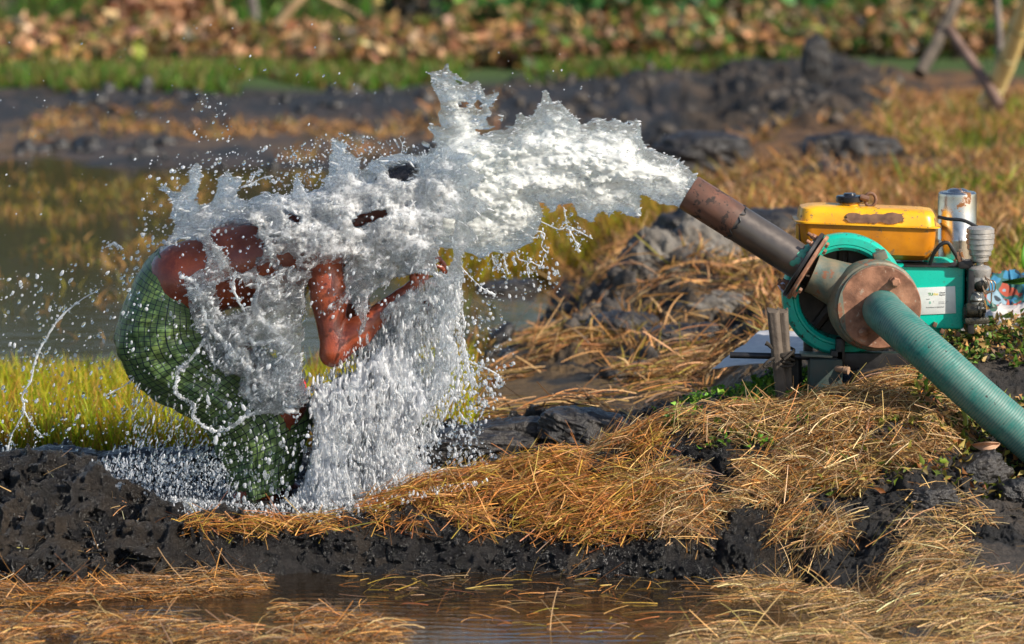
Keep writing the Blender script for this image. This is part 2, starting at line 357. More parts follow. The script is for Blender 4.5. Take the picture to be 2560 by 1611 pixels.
# the mud bank itself: craggy wet mud with undercuts, grown from a distance field over the terrain profile
import openvdb
def fbm3(ax, s0, seed, amps, ridge=True, st=(1, 1, 1)):
    o = 0
    for k, a in enumerate(amps):
        n = noise3g(*ax, tuple(s0 / 2 ** k * q for q in st), seed + k)
        o = o + a * ((1 - 2.2 * np.abs(n)) if (ridge and k < 3) else n)
    return o
def mudmesh(px0, px1, y0, y1, z0, z1, h, seed, amps, sc, ampf, label_mat):
    ax = [np.arange((px0 - 1280) / FPX * 13.3, (px1 - 1280) / FPX * 13.9, h), np.arange(y0, y1, h), np.arange(z0, z1, h)]
    gxx, gyy = np.meshgrid(ax[0], ax[1], indexing='ij'); hh_ = gz(gxx, gyy); pp, _q = proj(gxx, gyy, hh_)
    am = ampf(gxx, gyy, hh_, pp)[:, :, None]; N_ = fbm3(ax, sc, seed, amps)
    F_ = (hh_[:, :, None] - ax[2][None, None, :]) * .8 + N_ * am - (1 - am) * .02 - .007
    ed_ = np.minimum(np.minimum(gxx - ax[0][0], ax[0][-1] - gxx), np.minimum(gyy - ax[1][0], ax[1][-1] - gyy)); F_ -= np.clip(.06 - ed_, 0, .06)[:, :, None]
    A_ = np.ascontiguousarray(np.clip(-F_, -2.5 * h, 2.5 * h).astype(np.float32)); A_[:, :, 0] = 2.5 * h
    g_ = openvdb.FloatGrid(2.5 * h); g_.copyFromArray(A_); p_, t_, q_ = g_.convertToPolygons(0.0, 0.0)
    V_ = np.asarray(p_) * h + np.array([a[0] for a in ax]); n = len(V_)
    c_ = np.tile(np.array([.026, .0245, .024]), (n, 1)) * (1 + .5 * fbm2(V_[:, 0], V_[:, 1] + V_[:, 2], .15, seed + 50, 3))[:, None] + np.array([.022, .015, .008]) * np.clip(fbm2(V_[:, 0] + V_[:, 2], V_[:, 1], .22, seed + 51, 3), 0, 1)[:, None] * 2
    return mesh_np("mud_bank", V_, [np.asarray(t_, np.int64).reshape(-1, 3), np.asarray(q_, np.int64).reshape(-1, 4)], MSOIL, attr={"col": np.clip(c_, .004, 1), "wet": np.full(n, 1.0)})
tag(mudmesh(-260, 2080, -1.12, -.22, -.16, .34, .0048, 700, (.030, .017, .010, .006, .0035), .11,
            lambda x, y, z, p: np.clip(sstep(y, -1.1, -.95) * np.where(p < 460, 1.15, (1 - sstep(y, -.66, -.52)) * .85) * (1 - .35 * sstep(p, 600, 900)), 0, 1.2), None), kind='structure')
tag(mudmesh(-260, 1700, .02, .82, -.03, .24, .0055, 730, (.026, .016, .010, .006, .003), .12,
            lambda x, y, z, p: sstep(y, .05, .2) * (1 - sstep(y, .6, .78)) * .9, None), kind='structure')

# ------------------------------------------------------------------ standing water
def water_mat(name, colr, rip, scale, rough=0.03, dist=.004, stretch=(1, 3, 1), wave=.55):
    m, nt, b, N, L = new_mat(name); b.inputs["Base Color"].default_value = (*colr, 1); b.inputs["Roughness"].default_value = rough
    b.inputs["IOR"].default_value = 1.42; b.inputs["Specular IOR Level"].default_value = 0.6
    tc = N.new("ShaderNodeTexCoord").outputs["Object"]; mp = N.new("ShaderNodeMapping"); mp.inputs["Scale"].default_value = stretch; L.new(tc, mp.inputs[0])
    n = nz(N, L, mp.outputs[0], scale, 3, .5); wv = N.new("ShaderNodeTexWave"); wv.wave_type = 'BANDS'; wv.bands_direction = 'Y'
    wv.inputs["Scale"].default_value = scale * .35; wv.inputs["Distortion"].default_value = 9; wv.inputs["Detail"].default_value = 2; wv.inputs["Detail Scale"].default_value = .6; L.new(tc, wv.inputs["Vector"])
    ad = N.new("ShaderNodeMath"); ad.operation = 'MULTIPLY_ADD'; L.new(wv.outputs["Fac"], ad.inputs[0]); ad.inputs[1].default_value = wave; L.new(n.outputs["Fac"], ad.inputs[2])
    bp = N.new("ShaderNodeBump"); bp.inputs["Strength"].default_value = rip; bp.inputs["Distance"].default_value = dist; L.new(ad.outputs[0], bp.inputs["Height"]); L.new(bp.outputs[0], b.inputs["Normal"])
    return m
def sheet(name, x0, x1, y0, y1, z, mat):
    return tag(mesh_np(name, [(x0, y0, z), (x1, y0, z), (x1, y1, z), (x0, y1, z)], np.array([[0, 1, 2, 3]]), mat, smooth=False), kind='structure')
sheet("paddy_water", -4, 4, -5, -.6, ZW, water_mat("paddy_water", (.020, .014, .009), .30, 14, wave=.35))
sheet("pond_water", -8, 8, 2.5, 17, ZP, water_mat("pond_water", (.048, .032, .017), .25, 3, rough=.12, dist=.012, wave=.04))
sheet("puddle_water", -1.9, .1, -.6, .35, 0.012, water_mat("puddle_water", (.03, .03, .032), .8, 40, dist=.008))

# ------------------------------------------------------------------ grasses and straw
def inpoly(px, py, poly):
    poly = np.array(poly, float); r = np.zeros(np.shape(px), bool); n = len(poly); j = n - 1
    for i in range(n):
        xi, yi = poly[i]; xj, yj = poly[j]
        c = ((yi > py) != (yj > py)) & (px < (xj - xi) * (py - yi) / (yj - yi + 1e-9) + xi); r ^= c; j = i
    return r
def pick(cols_, n, jit=.25):
    c = np.array(cols_, float)[rng.integers(0, len(cols_), n)]
    return np.clip(c * (1 + jit * rng.normal(size=(n, 1))) * (1 + .06 * rng.normal(size=(n, 3))), .002, .9)
def strips(name, base, d0, d1, length, width, colr, mat, seg=3, sag=None, taper=True):
    """curved flat blades: start dir d0 bending to d1"""
    n = len(base); s = np.linspace(0, 1, seg + 1)
    d0 = d0 / np.linalg.norm(d0, axis=1, keepdims=True); d1 = d1 / np.linalg.norm(d1, axis=1, keepdims=True)
    side = np.cross(d0, rng.normal(size=(n, 3))); side /= np.linalg.norm(side, axis=1, keepdims=True) + 1e-9
    pts = []; p = base.copy()
    for k in range(seg + 1):
        if k: 
            t = (s[k] + s[k - 1]) / 2; d = d0 * (1 - t) + d1 * t; p = p + d / (np.linalg.norm(d, axis=1, keepdims=True) + 1e-9) * (length / seg)[:, None]
        wk = width * ((1 - s[k] ** 2 * .9) if taper else (1 - .4 * s[k]))
        pts.append(p - side * wk[:, None] / 2); pts.append(p + side * wk[:, None] / 2)
    V = np.stack(pts, 1).reshape(-1, 3); m = 2 * (seg + 1); b = (np.arange(n) * m)[:, None]
    F = np.concatenate([b + np.array([[2 * k, 2 * k + 1, 2 * k + 3, 2 * k + 2]]) for k in range(seg)], 0)
    return mesh_np(name, V, F, mat, smooth=False, attr={"col": np.repeat(colr, m, 0)})
M_GRASS = leafy("grass", .5, .45); M_STRAW = leafy("straw", .5, .18, .35)
def scatter(n, px0, px1, y0, y1, ypow=1.0):
    px = rng.uniform(px0, px1, n); Y = y0 + (y1 - y0) * rng.random(n) ** ypow
    X = (px - 1280) / FPX * (Y - CAMY); Z = gz(X, Y); return X, Y, Z
def grass(name, n, px0, px1, y0, y1, h, wd, cols_, label, cat='grass', lean=.45, mask=None, jit=.25, mat=None):
    X, Y, Z = scatter(n, px0, px1, y0, y1)
    qx, qy = proj(X, Y, Z); keep = np.ones(n, bool)
    if mask is not None: keep = mask(X, Y, Z, qx, qy)
    X, Y, Z = X[keep], Y[keep], Z[keep]; n = len(X)
    if name == "pond_grass_reflections": Z = np.maximum(Z, ZP - .02)
    B = np.stack([X, Y, Z - .01], 1); a = rng.normal(size=(n, 3)) * lean; a[:, 2] = 1; c = a + rng.normal(size=(n, 3)) * lean * 1.4; c[:, 2] = .8
    L_ = h[0] + (h[1] - h[0]) * rng.random(n) ** 1.3; Wd = rng.uniform(wd[0], wd[1], n)
    o = strips(name, B, a, c, L_, Wd, pick(cols_, n, jit), mat or M_GRASS)
    return tag(o, label, cat, kind='stuff')
nse = lambda X, Y, s, sd: fbm2(X, Y, s, sd, 3)
YG = [(.38, .42, .015), (.30, .38, .015), (.45, .40, .02), (.22, .33, .01), (.50, .38, .03), (.46, .24, .03), (.50, .26, .06)]
grass("tall_grass", 34000, -250, 1180, .85, 2.75, (.04, .19), (.004, .008), YG, "tall yellow green grass growing behind the bathing man beyond the wet mud bank", lean=.25)
grass("tall_grass", 9000, 980, 1750, 6.8, 8.8, (.06, .20), (.008, .016), [(.32, .28, .012), (.26, .29, .012), (.40, .25, .02), (.40, .20, .03), (.20, .14, .03)], "yellow green grass strip seen under the falling jet", lean=.35)
grass("dry_grass", 9000, 950, 1500, 8.6, 11.5, (.05, .16), (.008, .018), [(.52, .25, .07), (.60, .30, .10), (.42, .20, .06), (.45, .28, .05)], "orange grass behind the yellow green strip, seen under the jet", lean=.9)
grass("bank_grass", 22000, -300, 2000, 17.7, 20.7, (.07, .2), (.014, .03), [(.08, .20, .02), (.12, .24, .03), (.22, .24, .04), (.06, .14, .02), (.26, .18, .06), (.20, .12, .05)], "short bright green grass on the far pond bank", lean=.4, mask=lambda X, Y, Z, a, b: (nse(X, Y, 1.2, 5) + (Y - 19) * .3 > -.3) & ((a < 1150) | (nse(X, Y, 1.5, 6) > .15)))
grass("field_grass", 26000, -500, 3000, 25, 46, (.1, .32), (.03, .07), [(.07, .18, .02), (.12, .24, .03), (.05, .12, .02), (.04, .09, .02), (.18, .14, .05)], "blurred bright green growth at the far end of the field", lean=.5)
ORG = [(.52, .25, .08), (.58, .30, .12), (.42, .20, .07), (.60, .38, .18), (.36, .22, .07), (.24, .12, .05), (.16, .09, .04), (.30, .22, .04)]
grass("dry_grass", 60000, 1380, 2900, 1.2, 16, (.05, .20), (.006, .016), ORG, "orange brown dry grass covering the slope behind the engine", lean=1.0,
      mask=lambda X, Y, Z, a, b: (nse(X, Y, .8, 11) + .6 * nse(X, Y, .25, 12) > -.15 + .75 * ((Y > 9.5) & (a < 2200))) & ((Y > 5) | (a > 1900) | (nse(X, Y, .3, 12) > .15)))
grass("green_tufts", 8000, 2050, 2900, 2, 14, (.06, .22), (.008, .02), [(.10, .17, .012), (.20, .24, .02), (.30, .30, .03), (.07, .12, .01)], "green tufts among the dry grass on the right of the slope", lean=.8,
      mask=lambda X, Y, Z, a, b: nse(X, Y, .9, 14) + (a - 2450) / 700 > .15)
grass("pond_grass_reflections", 24000, -300, 1250, 3.0, 12.8, (.06, .13), (.006, .014), [(.30, .24, .03), (.36, .20, .05), (.16, .16, .03), (.10, .10, .03), (.42, .24, .08), (.20, .11, .04)], "brown and orange blade patches imitating floating grass and broken reflections on the flooded field", lean=.9, mask=lambda X, Y, Z, a, b: nse(X * .5, Y, .45, 16) + .5 * nse(X, Y, .12, 29) > .16)  # blade patches put in for floating grass and the pond's broken reflections
grass("mud_stubble", 5000, -200, 1250, 13.4, 17.2, (.05, .16), (.01, .02), ORG, "orange stubble on the far mud flat beyond the pond", lean=1.2, mask=lambda X, Y, Z, a, b: nse(X, Y, .9, 15) > .05)

def straw(name, n, poly, Yr, cols_, label, ln=(.035, .17), wd=(.0012, .0036), lift=.03, tilt=.25, z0=None, mask=None, flat=.0):
    pl = np.array(poly); X = []; tot = 0; out = []
    while tot < n:
        x, y, z = scatter(n * 3, pl[:, 0].min() - 10, pl[:, 0].max() + 10, *Yr)
        if z0 is not None: z = np.maximum(z, z0)
        a, b = proj(x, y, z); k = inpoly(a, b, poly)
        if mask is not None: k &= mask(x, y, a, b)
        out.append(np.stack([x[k], y[k], z[k]], 1)); tot += k.sum()
        if k.sum() == 0: break
    B = np.concatenate(out)[:n]; n = len(B)
    th = rng.normal(0, .75, n) + np.where(rng.random(n) < .5, 0, pi); th = np.where(rng.random(n) < .2, rng.uniform(0, 2 * pi, n), th)
    e = 1e-2; L_ = ln[0] + (ln[1] - ln[0]) * rng.random(n) ** 1.5
    d = np.stack([np.cos(th), np.sin(th), np.zeros(n)], 1)
    g1 = gz(B[:, 0] + d[:, 0] * L_ * .5, B[:, 1] + d[:, 1] * L_ * .5); g0 = gz(B[:, 0] - d[:, 0] * L_ * .5, B[:, 1] - d[:, 1] * L_ * .5)
    if z0 is not None: g1 = np.maximum(g1, z0); g0 = np.maximum(g0, z0)
    d[:, 2] = np.clip((g1 - g0) / L_, -1.2, 1.2); 
    tl = np.abs(rng.normal(0, tilt, n)); d0 = d.copy(); d1 = d.copy(); d0[:, 2] += tl; d1[:, 2] -= tl * .9; d0[:, :2] += rng.normal(0, .18, (n, 2)); d1[:, :2] += rng.normal(0, .25, (n, 2))
    up = rng.random(n) < .06; d0[up, 2] += .9; d1[up, 2] += .9
    S = B - d * (L_ / 2)[:, None]; S[:, 2] += rng.random(n) * lift - .004
    S[up, 2] = B[up, 2]
    return tag(strips(name, S, d0, d1, L_, rng.uniform(wd[0], wd[1], n), pick(cols_, n, .3), M_STRAW, seg=4, taper=False), label, 'straw', kind='stuff')
RUST = [(.20, .10, .04), (.26, .12, .03), (.50, .20, .045), (.58, .26, .07), (.42, .15, .03), (.62, .33, .11), (.36, .13, .04), (.48, .30, .05), (.30, .22, .03)]
TAN = [(.22, .14, .07), (.16, .10, .06), (.30, .19, .09), (.58, .36, .15), (.66, .42, .19), (.50, .28, .10), (.72, .52, .28), (.40, .22, .08), (.55, .30, .10), (.34, .26, .08)]
straw("bank_straw", 9500, [(330, 1290), (420, 1262), (620, 1300), (850, 1308), (1000, 1238), (1230, 1185), (1500, 1130), (1640, 1080), (1700, 1180), (1640, 1340), (1500, 1370), (1380, 1350), (1240, 1345), (1000, 1342), (880, 1330), (600, 1345), (420, 1335)],
      (-.9, -.1), RUST, "wet orange straw lying along the top of the mud bank below the man", lift=.055, tilt=.18, mask=lambda x, y, a, b: (fbm2(x, y, .10, 81, 3) > -.12 - .1 * (a < 860)) & ((a > 920) | (b > 1322)))
straw("bank_straw", 13500, [(1480, 1140), (1640, 1060), (1780, 1035), (2000, 1015), (2140, 985), (2250, 945), (2400, 960), (2420, 1080), (2330, 1150), (2180, 1200), (2120, 1330), (2080, 1375), (1800, 1370), (1640, 1340), (1560, 1240)],
      (-1.1, .1), TAN + RUST[:3], "matted pale straw covering the mound in front of the engine", lift=.045, mask=lambda x, y, a, b: fbm2(x, y, .14, 82, 3) > -.12)
straw("field_straw", 6500, [(1850, 1440), (1950, 1400), (2060, 1330), (2300, 1230), (2600, 1290), (2620, 1640), (1650, 1640), (1800, 1560)],
      (-2.6, -.6), TAN, "pale straw strewn over mud in the lower right corner", ln=(.04, .20), lift=.02, z0=ZW, mask=lambda x, y, a, b: (fbm2(x, y, .16, 83, 3) > .02 - .12 * (a > 2200)))
straw("floating_straw", 2300, [(-60, 1455), (60, 1480), (330, 1455), (560, 1440), (660, 1450), (640, 1492), (420, 1500), (100, 1512), (-60, 1530)],
      (-1.7, -.9), RUST[:4] + TAN[:3], "narrow raft of orange straw floating near the left bank", lift=.03, z0=ZW)
straw("floating_straw", 3000, [(-60, 1540), (300, 1530), (700, 1535), (950, 1575), (1050, 1640), (-60, 1640)],
      (-2.6, -1.3), RUST[:4] + TAN[:4], "broad mat of tangled straw floating along the bottom left edge", lift=.05, tilt=.4, z0=ZW, mask=lambda x, y, a, b: fbm2(x, y, .2, 84, 3) > .0)
straw("floating_straw", 420, [(850, 1440), (1750, 1400), (2050, 1390), (1950, 1560), (1500, 1600), (900, 1560)],
      (-2.4, -.8), TAN[:3] + RUST, "loose straws scattered over the open paddy water", lift=.02, tilt=.2, z0=ZW, ln=(.04, .16))
straw("mud_straw", 1700, [(1130, 1070), (1180, 960), (1300, 860), (1500, 760), (1650, 740), (1900, 900), (1750, 1000), (1560, 1060), (1350, 1040)],
      (.4, 5), ORG, "orange straw strewn across the muddy ground between the man and the engine", ln=(.08, .3), wd=(.003, .007), lift=.05, mask=lambda x, y, a, b: fbm2(x, y, .3, 85, 3) > .05)
straw("mud_straw", 170, [(-20, 1470), (0, 1170), (200, 1150), (340, 1240), (360, 1420)], (-1.05, -.2), TAN, "few dry straws stuck in the black mud heap at left", ln=(.02, .11), lift=.01, tilt=.1)
straw("heap_straw", 700, [(1480, 700), (1600, 560), (1900, 620), (1930, 780), (1700, 780)], (3, 7), ORG, "dry stalks lying over the churned soil heap", ln=(.1, .35), wd=(.004, .008), lift=.05)

# ------------------------------------------------------------------ undergrowth, posts, trees
M_LEAF = leafy("leaf", .5, .3)
def leaves(name, B, size, colr, mat=None, parent=None, upb=.3, asp=.5, loc=None):
    """small folded leaves: two triangles-pairs round a mid rib"""
    n = len(B); a = rng.normal(size=(n, 3)); a[:, 2] = a[:, 2] * .6 + upb; a /= np.linalg.norm(a, axis=1, keepdims=True)
    s = np.cross(a, rng.normal(size=(n, 3))); s /= np.linalg.norm(s, axis=1, keepdims=True); nn = np.cross(a, s)
    L_ = size[:, None]; w_ = L_ * asp * .5
    p0 = B; p1 = B + a * L_ * .45 + nn * L_ * .10; p2 = B + a * L_ + nn * L_ * -.08
    l1 = B + a * L_ * .4 + s * w_ + nn * L_ * .2; r1 = B + a * L_ * .4 - s * w_ + nn * L_ * .2
    V = np.stack([p0, p1, p2, l1, r1], 1).reshape(-1, 3); b = (np.arange(n) * 5)[:, None]
    F = np.concatenate([b + np.array([[0, 1, 3]]), b + np.array([[1, 2, 3]]), b + np.array([[0, 4, 1]]), b + np.array([[1, 4, 2]])], 0)
    if loc is not None: V = V - np.array(loc)
    o = mesh_np(name, V, F, mat or M_LEAF, parent, smooth=False, attr={"col": np.repeat(colr, 5, 0)})
    if loc is not None and parent is None: o.location = loc
    return o
def leafbed(name, n, px0, px1, y0, y1, h, sz, cols_, label, mask=None, cat='plants', asp=.5, clump=None):
    X, Y, Z = scatter(n, px0, px1, y0, y1); a, b = proj(X, Y, Z)
    keep = mask(X, Y, Z, a, b) if mask is not None else np.ones(n, bool)
    X, Y, Z, a = X[keep], Y[keep], Z[keep], a[keep]; n = len(X)
    hh = h * (.55 + .45 * fbm2(X, Y, .7, 91, 3)) * rng.random(n) ** .7
    B = np.stack([X, Y, Z + np.maximum(hh, 0)], 1)
    return tag(leaves(name, B, rng.uniform(*sz, n), pick(cols_, n, .4), asp=asp), label, cat, kind='stuff')
BRN = [(.42, .22, .09), (.50, .28, .14), (.30, .14, .06), (.18, .08, .04), (.60, .38, .22), (.26, .17, .05), (.10, .08, .03), (.09, .12, .02), (.17, .18, .03), (.06, .05, .03)]
leafbed("withered_plants", 15000, -500, 1500, 20.1, 24.6, .27, (.07, .19), BRN, "belt of withered brown broad leaved plants along the far bank", asp=.7, mask=lambda X, Y, Z, a, b: nse(X, Y, .5, 17) > -.45)
leafbed("withered_plants", 15000, 1300, 2700, 20.0, 26.0, .42, (.07, .18), BRN + [(.06, .13, .02), (.05, .10, .02), (.10, .07, .04)], "dark mixed brown and green undergrowth at the upper right", asp=.6, mask=lambda X, Y, Z, a, b: nse(X, Y, .5, 18) > -.35)
leafbed("creeping_weeds", 13000, 1100, 3000, 25.0, 33.0, .6, (.10, .26), [(.05, .16, .03), (.04, .12, .03), (.09, .22, .03), (.03, .09, .03), (.25, .16, .07)], "deep green leafy growth behind the withered plants", asp=.7)
leafbed("low_weeds", 2600, 1640, 2080, -.45, .6, .05, (.015, .03), [(.10, .24, .02), (.14, .32, .03), (.22, .34, .04), (.06, .14, .02)], "low green weeds creeping round the foot of the wooden stakes", asp=.6, mask=lambda X, Y, Z, a, b: nse(X, Y, .12, 19) + (a > 1930) * .2 > -.05)
leafbed("low_weeds", 4500, 2280, 2700, -.5, .9, .07, (.018, .04), [(.08, .15, .02), (.12, .22, .03), (.26, .26, .05), (.42, .26, .09), (.05, .09, .02), (.36, .20, .08), (.30, .16, .06)], "small leafed weeds and dry stems growing below the engine at the right edge", asp=.5, mask=lambda X, Y, Z, a, b: nse(X, Y, .15, 20) > -.2)
leafbed("low_weeds", 900, 2000, 2560, -.75, -.2, .05, (.02, .045), [(.12, .16, .02), (.20, .18, .03), (.26, .10, .03), (.30, .22, .06)], "dull green seedlings scattered through the straw under the hose", asp=.4)

M_BARK = surf("bark", (.05, .04, .03), (.13, .10, .075), 6, .85, bump=.6, bscale=25, dist=.02)
M_POST = surf("weathered_wood", (.32, .20, .10), (.48, .32, .17), 5, .8, bump=.3, bscale=30)
M_BAMB = surf("bamboo", (.62, .44, .16), (.72, .56, .26), 4, .5, bump=.1)
M_BAMBJ = surf("bamboo_joint", (.30, .28, .10), (.42, .34, .16), 8, .6)
M_GREYW = surf("grey_wood", (.12, .10, .09), (.22, .19, .165), 6, .85, bump=.5, bscale=30, dist=.01)
def pole(name, a, b, r, mat, label, cat="post", joints=0):
    a, b = Vector(a), Vector(b); m = MB(); k = 6; pts = []
    for i in range(k + 1):
        t = i / k; pts.append(a.lerp(b, t) + Vector((sin(t * 5) * r * .25, cos(t * 4) * r * .2, 0)))
    m.tube(pts, [r * (1.1 - .25 * i / k) for i in range(k + 1)], 14)
    if not joints:
        return tag(m.build(name, mat, loc=a), label, cat)
    t = tag(empty(name, a), label, cat); m.build("culm", mat, t)
    for i in range(1, joints + 1):
        j = MB(); p = a.lerp(b, (i - .35) / joints); d = (b - a).normalized()
        j.lathe(p, d, [(-.02, r * .98), (-.008, r * 1.14), (.008, r * 1.14), (.02, r * .98)], 16); j.build("joint", M_BAMBJ, t)
    return t
pole("wooden_post", P(545, 95, 25.5), P(540, -30, 25.2), .05, M_POST, "pale tan post standing beside the short stump in the far field")
pole("tree_stump", P(575, 100, 25.2), P(575, 28, 25.2), .065, M_POST, "short sawn tan stump touching the pale post", "stump")
pole("leaning_pole", P(648, 105, 25), P(765, -15, 25), .045, M_POST, "tan pole leaning to the right behind the brown plants")
pole("wooden_post", P(942, 70, 25), P(942, -40, 25), .055, surf("yellow_post", (.55, .42, .12), (.62, .5, .2), 5, .7), "upright yellowish post left of the dark leaf clump")
pole("leaning_branch", P(930, 60, 25.4), P(790, -20, 25.4), .03, M_POST, "thin tan branch slanting down towards the yellowish post", "branch")
pole("grey_post", P(632, 70, 26.5), P(630, -30, 26.5), .05, M_GREYW, "slim dark grey post between the stump and the leaning pole")
pole("bamboo_pole", P(2468, 262, 12.6), P(2590, -30, 12.0), .060, M_BAMB, "thick yellow bamboo pole slanting up at the top right corner", "bamboo", joints=4)
pole("bamboo_stub", P(2458, 290, 12.4), P(2466, 258, 12.4), .042, M_POST, "short pale cut stub at the foot of the bamboo pole", "stump")
pole("crossed_branch", P(2500, 268, 12.3), P(2376, 72, 12.8), .034, surf("red_bark", (.12, .07, .05), (.22, .14, .11), 8, .8), "brown branch crossing the foot of the bamboo pole", "branch")
pole("dead_branch", P(2298, 185, 14), P(2410, -30, 14.5), .042, M_BARK, "dark branch slanting up left of the bamboo pole", "branch")
pole("grey_post", P(2498, 180, 14), P(2494, -20, 14), .026, M_GREYW, "upright grey weathered post behind the bamboo pole")

def tree(x, y, h, cr, label, cl, n=2600, tr=.11, ch=None, lean=0):
    h = h * .78
    z = float(gz(np.array([x]), np.array([y]))[0]); t = tag(empty("tree", (x, y, z)), label, "tree", "trees along the far edge of the field")
    m = MB(); pts = [Vector((x, y, z - .1)), Vector((x + .05, y, z + h * .3)), Vector((x + lean * .5, y + .05, z + h * .6)), Vector((x + lean, y, z + h * .9))]
    m.tube(pts, [tr, tr * .8, tr * .55, tr * .25], 10, samples=4)
    for k in range(7):
        a = rng.uniform(0, 2 * pi); q = pts[1].lerp(pts[3], rng.uniform(.1, .9)); e = q + Vector((cos(a) * cr * .8, sin(a) * cr * .8, rng.uniform(.2, .8)))
        m.tube([q, q.lerp(e, .5) + Vector((0, 0, .1)), e], [tr * .35, tr * .22, tr * .08], 6, samples=3)
    m.build("trunk", M_BARK, t)
    cen = np.array([(x + lean * .7 + rng.normal() * cr * .5, y + rng.normal() * cr * .5, z + h * rng.uniform(.35, 1.0)) for _ in range(16)])
    B = cen[rng.integers(0, 16, n)] + rng.normal(size=(n, 3)) * np.array([.45, .45, .32]) * cr * .6
    leaves("crown", B, rng.uniform(.09, .2, n), pick(cl, n, .35), parent=t, loc=(x, y, z), asp=.5, upb=0)
DG = [(.035, .09, .015), (.05, .12, .02), (.02, .06, .012), (.08, .13, .02)]
tlabels = ["dark trunked tree standing left of the tan stump", "tree with spreading crown behind the leaning pole", "leafy tree behind the yellowish post", "tree behind the dark leaf clump", "tree behind the undergrowth right of the jet", "tree behind the bamboo pole at the right"]
x0 = P(290, 60, 27).x; tree(x0, 27.0, 5.2, 1.3, "dark trunked tree standing left of the tan stump", DG, tr=.10)
for k, (px, y, h, lb) in enumerate([(40, 31, 5.0, "leafy tree at the far left edge of the field"), (560, 33, 4.6, "tree rooted behind the pale post and stump"), (900, 31, 5.0, "tree rooted behind the yellowish post"), (1230, 34, 4.8, "tree rooted behind the crown of the jet"),
                                  (1600, 31, 4.6, "tree rooted behind the undergrowth above the pipe mouth"), (1950, 33, 5.0, "tree rooted behind the undergrowth above the fuel tank"), (2350, 30, 5.2, "tree rooted behind the dark slanting branch"), (-330, 33, 4.5, "outermost tree beyond the left edge")]):
    tree((px - 1280) / FPX * (y + 14), y, h, 1.9, lb, DG + [(.12, .16, .02)], n=3600)
n_ = 26000; X_ = rng.uniform(-9, 9, n_); Y_ = rng.uniform(35, 39, n_); Z_ = .1 + 4.7 * rng.random(n_) * (.72 + .28 * fbm2(X_, Y_ * 0, 1.6, 97, 3))
tag(leaves("thicket", np.stack([X_, Y_, Z_], 1), rng.uniform(.15, .4, n_), pick(DG + [(.10, .08, .02), (.16, .10, .03), (.04, .07, .02)], n_, .4), asp=.6, upb=0), "dense dark thicket closing off the far end of the field", "thicket", kind='stuff')
B = np.array(P(395, 70, 25.5)) + rng.normal(size=(1500, 3)) * np.array([.22, .25, .16]); B[:, 2] = np.maximum(B[:, 2], .12)
tag(leaves("leaf_heap", B, rng.uniform(.08, .2, 1500), pick([(.52, .28, .15), (.6, .36, .22), (.36, .18, .09), (.45, .22, .1)], 1500), asp=.6), "heap of dry reddish leaves right of the dark tree trunk", "leaf heap")
B = np.array(P(1022, 20, 25)) + rng.normal(size=(700, 3)) * np.array([.10, .15, .12])
tag(leaves("dark_bush", B, rng.uniform(.06, .15, 700), pick([(.03, .035, .03), (.05, .05, .05), (.10, .07, .04)], 700), asp=.6), "small blackish leaf clump right of the yellowish post", "bush")
# leaf of a big plant at the right edge, and the yellow stem with its husk
def bigleaf(name, base, tip, wid, colr, label, bend=.05):
    b, t = Vector(base), Vector(tip); V, F = [], []; d = (t - b); s = d.cross(Vector((0, 1, 0))).normalized(); n = 14
    for i in range(n + 1):
        q = i / n; wv = wid * sin(pi * min(1, q * .95 + .04)) ** .8; c = b + d * q + Vector((0, -bend * sin(pi * q), 0))
        V += [c - s * wv + Vector((0, -.012, .0)), c - s * wv * .5 + Vector((0, .004, 0)), c + Vector((0, .012, 0)), c + s * wv * .5 + Vector((0, .004, 0)), c + s * wv + Vector((0, -.012, 0))]
    for i in range(n):
        for k in range(4): F.append((i * 5 + k, i * 5 + k + 1, i * 5 + k + 6, i * 5 + k + 5))
    V = np.array([tuple(v) for v in V]) - np.array(b); n_ = len(V)
    o = mesh_np(name, V, np.array(F), M_LEAF, attr={"col": np.tile(np.array(colr), (n_, 1))}); o.location = b
    so_ = o.modifiers.new("thick", 'SOLIDIFY'); so_.thickness = .002
    return tag(o, label, "leaf")
bigleaf("green_leaf", P(2578, 695, .7), P(2568, 592, .7), .035, (.10, .28, .02), "large glossy green leaf poking in at the right edge above the cloth")
bigleaf("green_leaf", P(2505, 705, .75), P(2600, 690, .75), .012, (.08, .20, .03), "small flat green leaf lying above the blue cloth")
m = MB(); m.tube([P(2428, 1120, -.45), P(2412, 1085, -.42), P(2414, 1050, -.4), P(2405, 1020, -.38)], [.010, .011, .009, .005], 10, samples=4)
tag(m.build("plant_stem", surf("stem", (.42, .42, .03), (.55, .50, .06), 10, .4), loc=P(2428, 1120, -.45)), "curved yellow green stem rising from the straw under the hose", "stem")
bigleaf("dry_husk", P(2430, 1112, -.5), P(2500, 1108, -.52), .016, (.62, .38, .24), "pale curled dry husk lying at the foot of the yellow stem")

